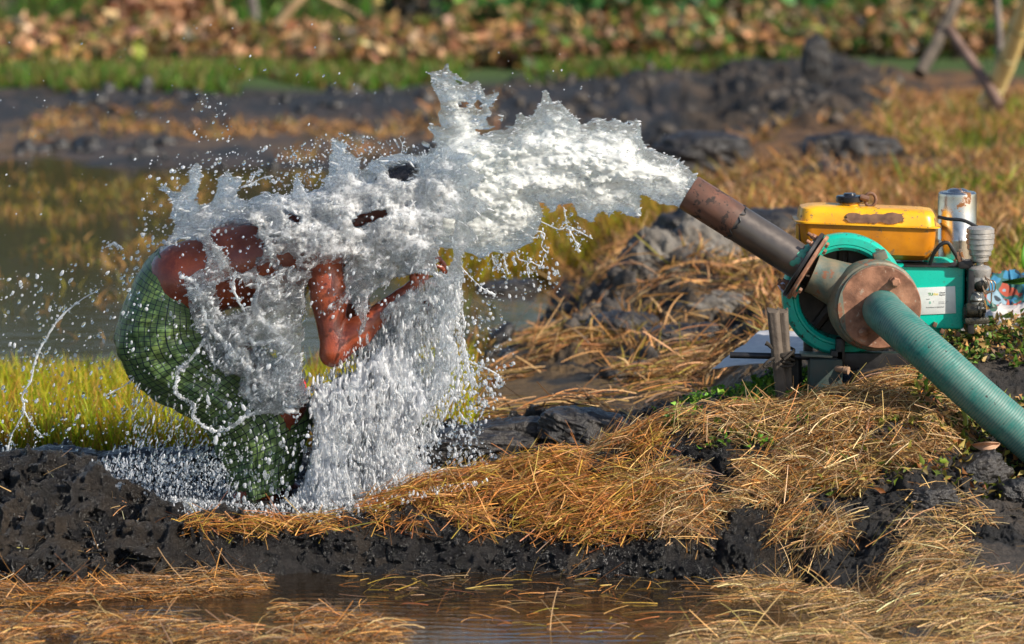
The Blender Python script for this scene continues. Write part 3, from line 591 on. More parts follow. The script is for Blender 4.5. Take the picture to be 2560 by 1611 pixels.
# ------------------------------------------------------------------ lumps of soil
M_CLODD = surf("dry_clod", (.10, .088, .075), (.20, .18, .155), 9, .95, bump=1.0, bscale=40, dist=.015)
M_CLODW = surf("wet_clod", (.012, .012, .014), (.04, .034, .03), 14, .32, bump=1.0, bscale=60, dist=.01)
def clodobj(c, r, mat, label, seed, rot=0, group=None):
    bm = bmesh.new(); bmesh.ops.create_icosphere(bm, subdivisions=6, radius=1); V = np.array([v.co[:] for v in bm.verts]); F = np.array([[v.index for v in f.verts] for f in bm.faces]); bm.free()
    o = np.random.default_rng(seed).uniform(-9, 9, 3)
    d = V / np.abs(V).max(1, keepdims=True) ** .35
    q = d + o; n = (fbm2(q[:, 0], q[:, 1] + .3 * q[:, 2], .8, seed, 5, ridge=True) + fbm2(q[:, 1], q[:, 2] + .3 * q[:, 0], .8, seed + 20, 5, ridge=True) + fbm2(q[:, 2], q[:, 0] + .3 * q[:, 1], .8, seed + 40, 5, ridge=True)) * .13 + (fbm2(q[:, 0], q[:, 2], .22, seed + 5, 3) + fbm2(q[:, 1], q[:, 2] + q[:, 0], .22, seed + 6, 3)) * .07
    V = d * (.85 + n)[:, None] * np.array(r) * np.array([1, 1, 1.25]); ca, sa = cos(rot), sin(rot); V = np.stack([V[:, 0] * ca - V[:, 2] * sa, V[:, 1], V[:, 0] * sa + V[:, 2] * ca], 1)
    ob = mesh_np("soil_clod", V, F, mat); ob.location = c
    return tag(ob, label, "clod", group)
clodobj(P(1640, 672, 4.0), (.16, .14, .13), M_CLODD, "big grey clod with a deep crack left of the pipe", 3, -.5, "dug up clods")
clodobj(P(1745, 668, 4.15), (.19, .15, .15), M_CLODD, "broad pale grey clod touching the cracked one on its right", 5, -.6, "dug up clods")
clodobj(P(1745, 605, 5.0), (.22, .15, .14), M_CLODW, "dark clod lying behind the pale grey ones", 6, .1, "dug up clods")
clodobj(P(1900, 668, 4.6), (.22, .15, .12), M_CLODD, "grey clod half hidden under the steel pipe", 8, .1, "dug up clods")
clodobj(P(1560, 835, 3.0), (.15, .14, .075), M_CLODW, "low dark mud lump in the churned soil below the clods", 9, 0, "dug up clods")
clodobj(P(1700, 862, 2.6), (.17, .14, .07), M_CLODW, "wide dark mud lump left of the wooden stakes", 10, .1, "dug up clods")
clodobj(P(1800, 800, 3.2), (.17, .14, .09), M_CLODD, "brownish lump of soil behind the stakes", 11, .1, "dug up clods")
clodobj(P(1270, 735, 6.4), (.16, .12, .06), M_CLODW, "black lump of mud at the pond edge under the jet", 12, .1, "dug up clods")
clodobj(P(2440, 1190, -.60), (.11, .09, .055), M_CLODW, "smooth black pointed clod just below the hose", 14, .45, "wet clods")
clodobj(P(2330, 1250, -.8), (.09, .07, .04), M_CLODW, "small black clod sunk in straw left of the pointed one", 15, .1, "wet clods")
clodobj(P(2545, 1235, -.7), (.07, .07, .04), M_CLODW, "black clod cut by the right edge of the photo", 16, .1, "wet clods")
clodobj(P(1110, 1120, .32), (.30, .12, .05), M_CLODW, "wet shiny mud ridge right behind the falling water", 17, .05, "wet clods")
clodobj(P(1270, 1100, .42), (.17, .12, .06), M_CLODW, "dark wet mud hump beside the falling water", 18, .15, "wet clods")
clodobj(P(1470, 1085, .35), (.17, .12, .065), M_CLODW, "wet bluish mud hump at the edge of the straw mound", 19, -.2, "wet clods")
clodobj(P(120, 1165, .25), (.16, .12, .05), M_CLODW, "black mud hump at the left behind the mud heap", 20, .1, "wet clods")
clodobj(P(370, 1180, .3), (.22, .12, .06), M_CLODW, "black wet mud hump behind the puddle under the spray", 21, 0, "wet clods")
clodobj(P(2060, 500, 8.0), (.22, .2, .16), M_CLODW, "dark clod on the slope behind the fuel cap", 22, 0, "clods on the slope")
clodobj(P(1960, 590, 5.5), (.35, .2, .10), M_CLODW, "dark lump on the slope left of the fuel tank", 23, 0, "clods on the slope")
clodobj(P(2130, 400, 10), (.30, .2, .12), M_CLODW, "dark lump on the slope above the fuel tank", 24, 0, "clods on the slope")
clodobj(P(1760, 395, 10), (.30, .2, .12), M_CLODW, "dark lump on the slope above the pipe mouth", 25, 0, "clods on the slope")
clodobj(P(2040, 160, 15), (.10, .1, .15), M_CLODW, "upright black clod on top of the far grey bank", 26, 0, "clods on the slope")

# crumbs and lumps of soil too many to count
bm = bmesh.new(); bmesh.ops.create_icosphere(bm, subdivisions=3, radius=1); LV = np.array([v.co[:] for v in bm.verts]); LF = np.array([[v.index for v in f.verts] for f in bm.faces]); bm.free()
LVAR = []
for k in range(14):
    q = LV + k * 3.1; n_ = (fbm2(q[:, 0], q[:, 1] + q[:, 2] * .4, .8, 500 + k, 4) + fbm2(q[:, 1], q[:, 2] + q[:, 0] * .4, .7, 540 + k, 4, ridge=True)) * .32; g_ = np.random.default_rng(k).normal(size=(9, 3)); g_ /= np.linalg.norm(g_, axis=1, keepdims=True); pl_ = np.max(LV @ g_.T, axis=1); LVAR.append(LV * ((.85 + n_) * (1.25 - .5 * pl_))[:, None])
LVAR = np.array(LVAR)
def lumps(name, n, px0, px1, y0, y1, r, mat, label, mask=None, sink=.3, power=2.5, z0=None):
    X, Y, Z = scatter(n, px0, px1, y0, y1); a, b = proj(X, Y, Z); keep = mask(X, Y, Z, a, b) if mask is not None else np.ones(n, bool); X, Y, Z = X[keep], Y[keep], Z[keep]; n = len(X)
    R_ = r[0] + (r[1] - r[0]) * rng.random(n) ** power; S = LVAR[rng.integers(0, 14, n)] * R_[:, None, None] * rng.uniform(.65, 1.25, (n, 1, 3)); th = rng.uniform(0, 2 * pi, n)[:, None]; ca, sa = np.cos(th), np.sin(th)
    S = np.stack([S[..., 0] * ca - S[..., 1] * sa, S[..., 0] * sa + S[..., 1] * ca, S[..., 2]], -1) + np.stack([X, Y, Z + R_ * sink], 1)[:, None]
    F = (np.arange(n) * len(LV))[:, None, None] + LF[None]; return tag(mesh_np(name, S.reshape(-1, 3), F.reshape(-1, 3), mat), label, "soil", kind='stuff')
M_MUDL = surf("mud_crumb", (.012, .012, .013), (.034, .030, .026), 18, .26, bump=.8, bscale=110, dist=.006)
M_LUMPB = surf("brown_soil", (.030, .026, .024), (.10, .082, .066), 10, .8, bump=.8, bscale=50, dist=.01)
lumps("mud_crumbs", 1500, -120, 1700, -1.05, -.35, (.002, .009), M_MUDL, "glistening black crumbs of mud covering the face of the bank", mask=lambda X, Y, Z, a, b: (Z > -.12) & ((a < 420) | (Y < -.66)), sink=1.5)
lumps("soil_lumps", 1300, 1300, 2000, 2.0, 5.2, (.010, .075), M_LUMPB, "churned brown and grey lumps of soil heaped left of the engine", mask=lambda X, Y, Z, a, b: (nse(X, Y, .4, 604) > -.05) & (a > 1400 - (Y - 3.4) * 60), sink=.1)
lumps("soil_lumps", 300, 950, 1500, 3.0, 6.9, (.012, .06), M_MUDL, "black lumps along the edge of the pond under the jet", mask=lambda X, Y, Z, a, b: (Z > ZP - .04) & (nse(X, Y, .4, 605) > .0), sink=.1)
lumps("soil_lumps", 420, 1050, 2300, 11.5, 18.0, (.02, .075), M_LUMPB, "dark clods scattered over the far dug up bank", mask=lambda X, Y, Z, a, b: (nse(X, Y, .9, 606) > -.1) & (a < 2250), power=2, sink=.1)
lumps("soil_lumps", 260, -300, 1300, 13.0, 17.9, (.03, .10), M_MUDL, "black lumps on the mud flat beyond the pond", mask=lambda X, Y, Z, a, b: nse(X, Y, .9, 607) > -.1, power=2, sink=0)

# ------------------------------------------------------------------ engine driven pump
TQ = (.0, .50, .37); TQ2 = (.0, .42, .31)
M_TQ = surf("turquoise_paint", TQ, TQ2, 8, .28, bump=.06, bscale=80, spots=(.05, .045, .035), sp_lo=.63, sp_scale=48)
M_TQW = surf("worn_turquoise_paint", (.0, .46, .33), (.02, .34, .26), 14, .3, bump=.12, bscale=50, spots=(.05, .035, .025), sp_lo=.58, sp_scale=34)
M_TANK = surf("orange_tank_paint", (.62, .22, .005), (.38, .125, .006), 7, .34, bump=.12, bscale=60, spots=(.22, .11, .03), sp_lo=.60, sp_scale=26)
M_TANKT = surf("yellow_tank_paint", (.82, .42, .012), (.66, .28, .010), 9, .30, bump=.08, bscale=60, spots=(.20, .13, .06), sp_lo=.585, sp_scale=42)
M_RUST = surf("rusty_flange", (.15, .065, .036), (.40, .19, .11), 20, .65, bump=.7, bscale=90, spots=(.36, .27, .20), sp_lo=.60, sp_scale=40)
M_RUSTD = surf("dark_rust", (.10, .045, .028), (.20, .10, .055), 30, .6, bump=.4, bscale=80)
M_CAST = surf("cast_casing", (.075, .11, .095), (.20, .16, .10), 18, .5, bump=.6, bscale=70, spots=(.20, .085, .045), sp_lo=.57, sp_scale=22)
M_STEEL = surf("pipe_steel", (.11, .095, .085), (.17, .14, .12), 7, .34, metal=.6, bump=.10, bscale=40)
M_STEELR = surf("rusty_pipe_end", (.22, .10, .065), (.13, .075, .055), 12, .38, metal=.35, bump=.3, bscale=45, spots=(.05, .035, .03), sp_lo=.54, sp_scale=20)
M_BLK = surf("black_iron", (.012, .012, .014), (.03, .028, .028), 20, .45, metal=.2, bump=.3, bscale=60)
M_PLAS = surf("black_plastic", (.012, .013, .018), (.018, .018, .022), 20, .18, bump=.02)
M_CHROME = surf("dull_chrome", (.62, .60, .57), (.48, .44, .40), 12, .22, metal=1.0, bump=.05, bscale=40, spots=(.30, .15, .07), sp_lo=.58, sp_scale=14)
M_ALU = surf("greasy_alloy", (.30, .29, .26), (.10, .10, .09), 40, .35, metal=.8, bump=.6, bscale=90, dist=.004)
M_GREENP = surf("old_green_paint", (.02, .16, .11), (.03, .10, .08), 30, .5, bump=.2)
M_GREASE = surf("oily_iron", (.02, .02, .018), (.09, .08, .06), 50, .25, metal=.5, bump=.7, bscale=90, dist=.004)

eng = tag(empty("engine_pump", P(2180, 930, .1)), "turquoise diesel engine and rusty pump with orange fuel tank and steel pipe spouting water", "water pump")
AX = Vector((.02, -1, -.02)).normalized()        # pump shaft, towards the viewer
# flywheel
fw = MB(); c = P(2106, 733, .06); s = MM
prof = [(-.02, .150), (-.02, .196), (.0, .203), (.035, .204), (.050, .200), (.058, .192), (.060, .170), (.056, .168), (.060, .166), (.060, .160), (.052, .150), (.030, .147), (-.02, .145), (-.02, .150)]
fw.lathe(c, AX, prof, 96); fly = fw.build("flywheel", M_TQW, eng)
h = MB(); h.lathe(c - AX * .03, AX, [(0, .001), (0, .146), (.003, .146), (.004, .001)], 64); h.lathe(c - AX * .03, AX, [(0, .05), (.05, .048), (.055, .001)], 40)
for k in range(5):
    a = k * 2 * pi / 5 + .3; d = Vector((cos(a), 0, sin(a))); h.tube([c - AX * .02 + d * .03, c - AX * .02 + d * .148], [.022, .018], 8)
h.build("flywheel_hub", surf("dark_hub", (.02, .015, .012), (.06, .04, .03), 12, .5), fly)
# engine block
bw = P(2412, 700, .12) - P(2205, 700, .12); bh = (P(2300, 664, .12) - P(2300, 824, .12)).z
roll = Matrix.Rotation(R(0.5), 3, 'Y')
bc = (P(2205, 744, .12) + P(2412, 744, .12)) / 2 + Vector((0, .14, 0))
blk = MB(); blk.box(bc, (bw.x, .28, bh), roll, .014, 3)
blk.box(bc + Vector((.015, .0, -bh / 2 - .008)), (bw.x * .45, .22, .03), roll, .008)
block = blk.build("engine_block", M_TQ, eng)
q = MB(); q.lathe(P(2345, 668, .25), (0, 0, 1), [(-.02, .06), (.0, .06), (.02, .052), (.032, .03), (.034, .001)], 32); q.build("rocker_cover", M_TQ, eng)
for (a, b) in ((2337, 812), (2355, 828), (2395, 836)):
    q = MB(); q.box(P(a, b, .112), (.014, .02, .016), Matrix.Rotation(.4, 3, 'Y'), .003); q.build("rusty_bracket", M_RUSTD, block)
q = MB(); q.box(P(2330, 664.5, .14) + Vector((0, .1, 0)), (.19, .26, .006), roll, .002); q.build("gasket", M_BLK, block)
# name plate
plc = (P(2285, 752, .118) + P(2389, 752, .118)) / 2; Wd = (P(2389, 752, .118) - P(2285, 752, .118)).x; Hd = (P(2300, 716, .118) - P(2300, 784, .118)).z
pm = Matrix.Rotation(R(-2.5), 3, 'Y')
q = MB(); q.box(plc, (Wd, .003, Hd), pm, .0012); plate = q.build("name_plate", surf("plate_white", (.62, .63, .62), (.74, .74, .72), 30, .35, metal=.1, bump=.05), block)
def flat(name, colr, rough=.5, metal=0.0):
    m, nt_, b, N, L = new_mat(name); b.inputs["Base Color"].default_value = (*colr, 1); b.inputs["Roughness"].default_value = rough; b.inputs["Metallic"].default_value = metal; return m
def text(body, size, off, colr, parent, shear=0.0, name="lettering"):
    cu = bpy.data.curves.new(name, 'FONT'); cu.body = body; cu.size = size; cu.shear = shear; cu.extrude = .0003; cu.offset = size * .012
    tmp = bpy.data.objects.new(name, cu); C.objects.link(tmp); dg = bpy.context.evaluated_depsgraph_get(); dg.update()
    me = bpy.data.meshes.new_from_object(tmp.evaluated_get(dg)); bpy.data.objects.remove(tmp)
    me.materials.clear(); me.materials.append(flat("ink", colr)); o = bpy.data.objects.new(name, me); C.objects.link(o)
    o.parent = parent; o.matrix_basis = Matrix.Translation(plc + Vector((0, -.0019, 0)) + pm @ Vector((off[0], 0, off[1])) - block_off) @ pm.to_4x4() @ Matrix.Rotation(R(90), 4, 'X')
    return o
block_off = Vector(eng.location)
# lettering is placed relative to the engine root
text("T", .0135, (-.022, .018), (.08, .30, .03), block); text("U", .0135, (-.015, .0178), (.05, .28, .02), block); text("rbo", .0125, (-.0055, .018), (.85, .62, .05), block)
text("Diesel", .0072, (.0165, .0235), (.10, .10, .10), block, .2); text("Engine", .0072, (.0155, .0165), (.08, .08, .08), block, .2)
text("Model", .0045, (-.028, .0045), (.3, .3, .3), block, .1); text("0", .012, (-.019, -.010), (.10, .42, .30), block); text("1", .007, (-.006, -.0055), (.2, .2, .2), block)
text("rated speed     2200", .0042, (.012, -.006), (.42, .42, .42), block); text("max output  kW", .0042, (.012, -.0112), (.42, .42, .42), block)
text("Innovations in Agriculture", .0058, (-.030, -.0235), (.25, .25, .25), block, .15)
for (a, b) in ((2383, 720), (2383, 778), (2290, 722), (2292, 781)):
    q = MB(); q.ball(P(a, b, .115), (.0035, .003, .0035), 12); q.build("rivet", flat("rivet_metal", (.5, .48, .42), .3, .9), plate)
# fuel tank : rounded box lofts
def rrect(cx, y, cz, hw, hd, r, rollm, n=6):
    out = []
    for (sx, sy, a0) in ((1, 1, 0), (-1, 1, pi / 2), (-1, -1, pi), (1, -1, 3 * pi / 2)):
        for k in range(n + 1):
            a = a0 + pi / 2 * k / n; out.append(Vector((cx, y, cz)) + rollm @ Vector((sx * (hw - r) + r * cos(a), sy * (hd - r) + r * sin(a), 0)))
    return out
def loft(mb, rings, cap=True):
    n = len(rings[0]); V = [v for r_ in rings for v in r_]; F = []
    for i in range(len(rings) - 1):
        for k in range(n): F.append((i * n + k, i * n + (k + 1) % n, (i + 1) * n + (k + 1) % n, (i + 1) * n + k))
    if cap: F.append(tuple(range(n))[::-1]); F.append(tuple((len(rings) - 1) * n + k for k in range(n)))
    mb.add(V, F)
TY = .24; tcx = (P(1998, 560, TY - .1).x + P(2346, 560, TY - .1).x) / 2; thw = (P(2346, 560, TY - .1).x - P(1998, 560, TY - .1).x) / 2
zl = P(2170, 562, TY - .1).z; rm = Matrix.Rotation(R(2.3), 3, 'Y')
def tr(dz, hw, hd, r, dx=0): return rrect(tcx + dx, TY, zl + dz, hw, hd, r, rm)
low = MB(); zb = (P(2170, 562, TY - .1) - P(2170, 652, TY - .1)).z
loft(low, [tr(-zb * 1.0, thw * .70, .05, .03, .02), tr(-zb * .96, thw * .82, .075, .035, .015), tr(-zb * .82, thw * .93, .092, .04), tr(-zb * .5, thw * .97, .098, .04), tr(-.006, thw * .99, .100, .04)])
tank = low.build("fuel_tank", M_TANK, eng)
fl = MB(); loft(fl, [tr(-.005, thw * 1.0, .102, .04), tr(-.004, thw * 1.055, .112, .045), tr(.001, thw * 1.055, .112, .045), tr(.002, thw, .102, .04)]); fl.build("seam_flange", M_TANKT, tank)
up = MB(); zt = (P(2170, 522, TY - .1) - P(2170, 562, TY - .1)).z
loft(up, [tr(.001, thw * .99, .100, .04), tr(zt * .55, thw * .975, .096, .04), tr(zt * .8, thw * .955, .088, .04), tr(zt * .93, thw * .90, .074, .035, .01), tr(zt * 1.0, thw * .80, .055, .03, .01)]); up.build("tank_top", M_TANKT, tank)
# bare patch where the badge came off: a thin worn plate on the tank front
bdg = []; NB = 44; rr_ = np.random.default_rng(4)
for k in range(NB):
    a = 2 * pi * k / NB; ex = .9; cx_, sx_ = cos(a), sin(a); r1 = (abs(cx_) ** 6 + abs(sx_) ** 6) ** (-1 / 6)
    bdg.append((2188 + 72 * r1 * cx_ * (1 + .03 * rr_.normal()), 546 - 11.5 * r1 * sx_ * (1 + .16 * rr_.normal()) + 1.5 * cx_))
q = MB(); Vf = []
for (a, b) in bdg:
    t_ = (563 - b) / 40; Vf.append(P(a, b, TY - .1045 + .004 * max(0, t_ - .3) * 2))
q.add(Vf + [v + Vector((0, .004, 0)) for v in Vf], [tuple(range(NB)), tuple(NB + k for k in range(NB))[::-1]] + [(k, (k + 1) % NB, NB + (k + 1) % NB, NB + k) for k in range(NB)])
q.build("bare_patch", M_RUSTD, tank, smooth=False)
q = MB(); q.lathe(P(2124, 523, TY), (0, 0, 1), [(-.02, .036), (.012, .036), (.014, .034), (.032, .033), (.032, .001)], 32); q.build("filler_neck", M_TANKT, tank)
q = MB(); q.lathe(P(2124, 507, TY), (0, 0, 1), [(0, .001), (0, .040), (.004, .046), (.020, .046), (.024, .042), (.026, .022), (.032, .020), (.034, .001)], 40); q.build("fuel_cap", M_PLAS, tank)
q = MB(); cR = P(2176, 500, TY - .02)
q.tube([cR + Vector((cos(a) * .018, 0, sin(a) * .022)) for a in np.linspace(0, 2 * pi, 25)], .0055, 10); q.tube([cR + Vector((0, 0, -.022)), cR + Vector((0, 0, -.05))], [.007, .011], 10)
q.tube([P(2150, 492, TY - .03), P(2172, 498, TY - .03)], .010, 10); q.build("lifting_eye", M_RUSTD, tank)
for (a, b0, b1) in ((1993, 560, 640), (2002, 560, 640)):
    q = MB(); q.box((P(a, b0, TY - .05) + P(a, b1, TY - .05)) / 2, (.010, .02, abs((P(a, b0, TY) - P(a, b1, TY)).z)), None, .002); q.build("tank_strap", M_TANKT if a < 2000 else M_BLK, tank)
# silencer / air cleaner
q = MB(); c0 = P(2391, 690, .34); hh = (P(2391, 476, .34) - c0).z
q.lathe(c0, (0, 0, 1), [(0, .062), (hh * .42, .062), (hh * .423, .066), (hh * .44, .066), (hh * .443, .0655), (hh * .93, .0655), (hh * .965, .064), (hh * .985, .058), (hh * .99, .036), (hh * 1.005, .033), (hh * 1.02, .022), (hh * 1.025, .001)], 56)
q.build("silencer", M_CHROME, eng)
# pipes and wires
q = MB(); q.tube([P(2345, 543, .16), P(2372, 548, .14), P(2410, 552, .13), P(2445, 570, .12)], .006, 10, samples=6); q.build("fuel_hose", M_BLK, eng)
q = MB(); q.tube([P(2325, 662, .12), P(2334, 635, .10), P(2352, 612, .09), P(2370, 608, .09), P(2382, 625, .09), P(2396, 648, .10)], .0065, 10, samples=6); q.build("injector_pipe", M_BLK, eng)
q = MB(); q.box(P(2397, 642, .10), (.016, .02, .034), Matrix.Rotation(-.35, 3, 'Y'), .003); q.build("pipe_union", M_RUSTD, eng)
# greasy end plate, governor, fuel filter bowls
q = MB(); q.box(P(2418, 745, .2), (.022, .26, (P(0, 655, .2) - P(0, 812, .2)).z), None, .004); q.box(P(2412, 660, .12), (.05, .06, .028), None, .008); q.box(P(2428, 655, .12), (.05, .03, .018), Matrix.Rotation(-.4, 3, 'Y'), .006)
q.ball(P(2425, 697, .1), (.014, .02, .016)); q.tube([P(2424, 720, .1), P(2426, 785, .09)], .007, 8); q.build("cylinder_head", M_BLK, eng)
def bottle(name, prof, cx, mat, y):
    q = MB(); ctr = P(cx, prof[0][0], y); zz = lambda b: (P(cx, b, y) - ctr).z
    pr = [];
    for (b, r) in prof: pr.append((zz(b), r))
    q.lathe(ctr, (0, 0, 1), pr, 36); return q
p1 = [(567, .001), (567, .036), (570, .041)]
b_ = 572
for k in range(6):
    r = [.046, .047, .046, .043, .037, .029][k]; p1 += [(b_, r), (b_ + 10, r * 1.02), (b_ + 12, r * .945), (b_ + 13.5, r * .95)]; b_ += 13.5
p1 += [(652, .018), (657, .012), (663, .012), (666, .030), (672, .038), (684, .038), (690, .034), (694, .034), (700, .036), (712, .034), (722, .028), (726, .001)]
bo = bottle("b", p1, 2451, None, .10).build("fuel_bottle", surf("grey_plastic", (.40, .38, .36), (.30, .28, .26), 24, .28, metal=.35, bump=.5, bscale=45, dist=.004), eng)
q = MB(); q.box(P(2440, 700, .12), (.035, .05, .05), None, .012); q.ball(P(2452, 712, .08), (.024, .02, .026)); q.build("filter_head", M_GREASE, eng)
q = MB(); q.lathe(P(2440, 728, .09), (0, 0, -1), [(0, .020), (.01, .026), (.028, .030), (.035, .026), (.05, .028)], 24); q.build("glass_bowl", M_ALU, eng)
q = MB(); q.lathe(P(2415, 776, .08), (1, 0, .03), [(0, .001), (0, .022), (.006, .026), (.04, .026), (.043, .030), (.048, .030), (.050, .022), (.056, .012), (.066, .011), (.067, .001)], 28)
q.box(P(2440, 800, .10), (.082, .07, .026), Matrix.Rotation(R(-2), 3, 'Y'), .010); q.box(P(2432, 786, .12), (.07, .06, .06), None, .01); q.tube([P(2455, 745, .08), P(2460, 770, .08), P(2458, 795, .08)], .006, 8)
q.build("injection_pump", M_GREASE, eng)
q = MB(); q.lathe(P(2445, 772, .06), (1, 0, .03), [(0, .001), (0, .010), (.006, .010), (.007, .006), (.02, .006), (.021, .001)], 16); q.build("delivery_valve", M_ALU, eng)
q = MB()
for k in range(3): q.tube([P(2462, 690 + 4 * k, .06), P(2470 + 8 * k, 705, .05), P(2474 + 6 * k, 728, .05), P(2463, 735 - 4 * k, .05), P(2456, 715, .05)], .0022, 6, samples=6)
q.tube([P(2479, 732, .05), P(2478, 760, .05)], .0025, 6); q.build("throttle_wire", surf("wire", (.2, .15, .1), (.3, .2, .14), 30, .4, metal=.7), eng)
q = MB(); q.lathe(P(2484, 770, .05), (0, -1, 0), [(0, .001), (0, .013), (.003, .013), (.003, .001)], 24); q.tube([P(2478, 755, .05), P(2482, 768, .05)], [.003, .009], 8); q.build("throttle_tag", surf("tag_green", (.03, .22, .17), (.10, .12, .09), 60, .5), eng)
# pump casing : drum + conical outlet neck
pc = P(2199, 768, -.13); vol = MB()
dn = Vector((-.20, 1, 0)).normalized()
vol.lathe(pc + dn * .010, dn, [(0, .10), (0, .138), (.012, .140), (.016, .146), (.035, .150), (.07, .152), (.105, .146), (.13, .12), (.14, .06), (.14, .001)], 72)
n0, n1 = P(2150, 735, -.03), P(2030, 683, -.02)
vol.tube([n0, n0.lerp(n1, .45), n0.lerp(n1, .85), n1], [.098, .078, .066, .066], 40, samples=5)
vol.box(P(2200, 640, -.05), (.045, .05, .03), Matrix.Rotation(-.35, 3, 'Y'), .006)
cas = vol.build("pump_casing", M_CAST, eng)
q = MB(); q.lathe(pc, AX, [(-.014, .001), (-.014, .134), (-.012, .136), (.008, .136), (.011, .133), (.011, .001)], 80); cov = q.build("suction_flange", M_RUST, eng)
def hexbolt(mb, c, ax, r, h_):
    mb.lathe(c, ax, [(0, .001), (0, r), (h_ * .85, r), (h_, r * .8), (h_, .001)], 6)
for (a, b, hgt) in ((2238, 704, .024), (2157, 831, .012)):
    q = MB(); cc = P(a, b, -.142); q.lathe(cc, AX, [(0, .001), (0, .019), (.004, .019), (.004, .001)], 24); hexbolt(q, cc + AX * .004, AX, .0155, hgt); q.build("bolt", M_RUST, cov)
q = MB(); q.lathe(P(2134, 727, -.1425), AX, [(-.001, .001), (-.001, .0100), (.001, .0100), (.0015, .0112), (.001, .0112)], 24); q.build("bolt_hole", M_BLK, cov)
# outlet flanges, bolts, discharge pipe
fc = P(2014, 665, -.02); pd = (P(1722, 481, .04) - P(1992, 651, -.02)).normalized()
f1 = MB(); f1.lathe(fc - pd * .016, pd, [(0, .001), (0, .118), (.003, .122), (.011, .122), (.013, .118), (.013, .001)], 64); f1.build("outlet_flange", M_RUST, eng)
f2 = MB(); f2.lathe(fc + pd * .001, pd, [(0, .001), (0, .118), (.002, .121), (.012, .121), (.014, .117), (.014, .001)], 64); fl2 = f2.build("pipe_flange", M_BLK, eng)
up_ = pd.cross(Vector((0, 1, 0))).normalized()
if up_.z < 0: up_ = -up_
for (ang, col_) in ((12, M_RUST), (40, M_RUST), (-18, M_RUST), (172, M_RUST), (140, M_RUSTD), (205, M_RUST)):
    d = up_ * cos(R(ang)) + Vector((0, -1, 0)) * sin(R(ang)); q = MB(); cc = fc + d * .098
    hexbolt(q, cc + pd * .014, pd, .011, .010); hexbolt(q, cc + pd * .024, pd, .0105, .010); q.tube([cc + pd * .03, cc + pd * .048], .006, 10); hexbolt(q, cc - pd * .016, -pd, .011, .010); q.build("bolt", col_, fl2)
q = MB(); q.box(P(1964, 723, -.03), (.05, .004, .03), Matrix.Rotation(.95, 3, 'Y'), .001); q.build("torn_tape", surf("pale_plastic", (.42, .45, .62), (.6, .6, .7), 40, .3), fl2)
a0, a1 = fc + pd * .014, P(1722, 481, .04); mid_ = a1.lerp(a0, .42)
q = MB(); Lp = (mid_ - a0).length; q.lathe(a0, pd, [(0, .060), (Lp, .060), (Lp + .001, .0555), (0, .0555)], 56); pip = q.build("discharge_pipe", M_STEEL, eng)
q = MB(); Lq = (a1 - mid_).length; q.lathe(mid_, pd, [(0, .0555), (0, .0610), (Lq - .002, .0615), (Lq, .0605), (Lq, .0570), (0, .0555)], 56); q.build("pipe_end", M_STEELR, pip)
q = MB(); q.tube([mid_ + (up_ * cos(t) + Vector((0, -1, 0)) * sin(t)) * .0605 + pd * (.006 * sin(t * 7) + .004 * sin(t * 13)) for t in np.linspace(0, pi * 1.05, 40)], [.0022 + .0012 * sin(i * 1.3) for i in range(40)], 6); q.build("weld_seam", M_BLK, pip)
# paint splashes near the flange on the pipe
vv = []; 
for k in range(9):
    t = rr_.uniform(.3, 1.9); d = up_ * cos(t) + Vector((0, -1, 0)) * sin(t); q = MB(); q.ball(a0 + pd * rr_.uniform(.006, .035) + d * .0590, (rr_.uniform(.008, .016), rr_.uniform(.008, .014), .003), 10, rot=d.to_track_quat('Z', 'Y').to_matrix()); vv.append(q)
q = MB(); [q.add(v.V, v.F) for v in vv]; q.build("paint_splash", surf("mint_paint", (.06, .32, .20), (.12, .42, .28), 40, .45), pip)
# sub frame
q = MB()
q.box((P(2090, 903, .0) + P(2400, 903, .0)) / 2, ((P(2400, 903, 0) - P(2090, 903, 0)).x, .05, .06), None, .006)
q.box((P(2090, 905, .25) + P(2400, 905, .25)) / 2, ((P(2400, 903, 0) - P(2090, 903, 0)).x, .05, .06), None, .006)
q.box(P(2250, 925, .12), (.32, .34, .05), None, .006); q.box(P(2100, 875, -.02), (.03, .05, .08), None, .006); q.box(P(2092, 890, -.02), (.04, .05, .04), None, .004); q.box(P(2020, 870, .08), (.03, .04, .05), None, .004)
q.build("sub_frame", M_BLK, eng)
q = MB(); q.box(P(2050, 887, .0), (.13, .09, .008), Matrix.Rotation(R(3), 3, 'Y'), .002); q.build("bracket_plate", surf("grey_green_plate", (.10, .13, .11), (.2, .19, .14), 30, .5, bump=.2), eng)
# wooden block and bung
q = MB(); q.box((P(2062, 900, -.02) + P(2062, 992, -.02)) / 2, (.108, .10, (P(0, 898, 0) - P(0, 1000, 0)).z), None, .006)
wb = tag(empty("wooden_block", P(2062, 992, -.02)), "dark green painted timber block propping the pump frame", "timber block"); q.build("timber", surf("green_timber", (.025, .05, .045), (.06, .065, .055), 20, .7, bump=.4, bscale=40), wb)
q = MB(); q.tube([P(2090, 921, -.06), P(2113, 926, -.09)], [.012, .010], 14); q.tube([P(2110, 925, -.088), P(2122, 927, -.095)], [.012, .013], 14); q.build("peg", surf("peg_wood", (.26, .15, .09), (.36, .22, .14), 30, .7), wb)
# ------------------------------------------------------------------ suction hose
hp = [P(2206, 775, -.135), P(2210, 782, -.20), P(2232, 802, -.29), P(2285, 850, -.38), P(2345, 902, -.43), P(2440, 988, -.47), P(2560, 1090, -.50), P(2680, 1196, -.52), P(2800, 1300, -.54)]
hr = [.066] * len(hp); pts, _ = spline(hp, hr, 60)
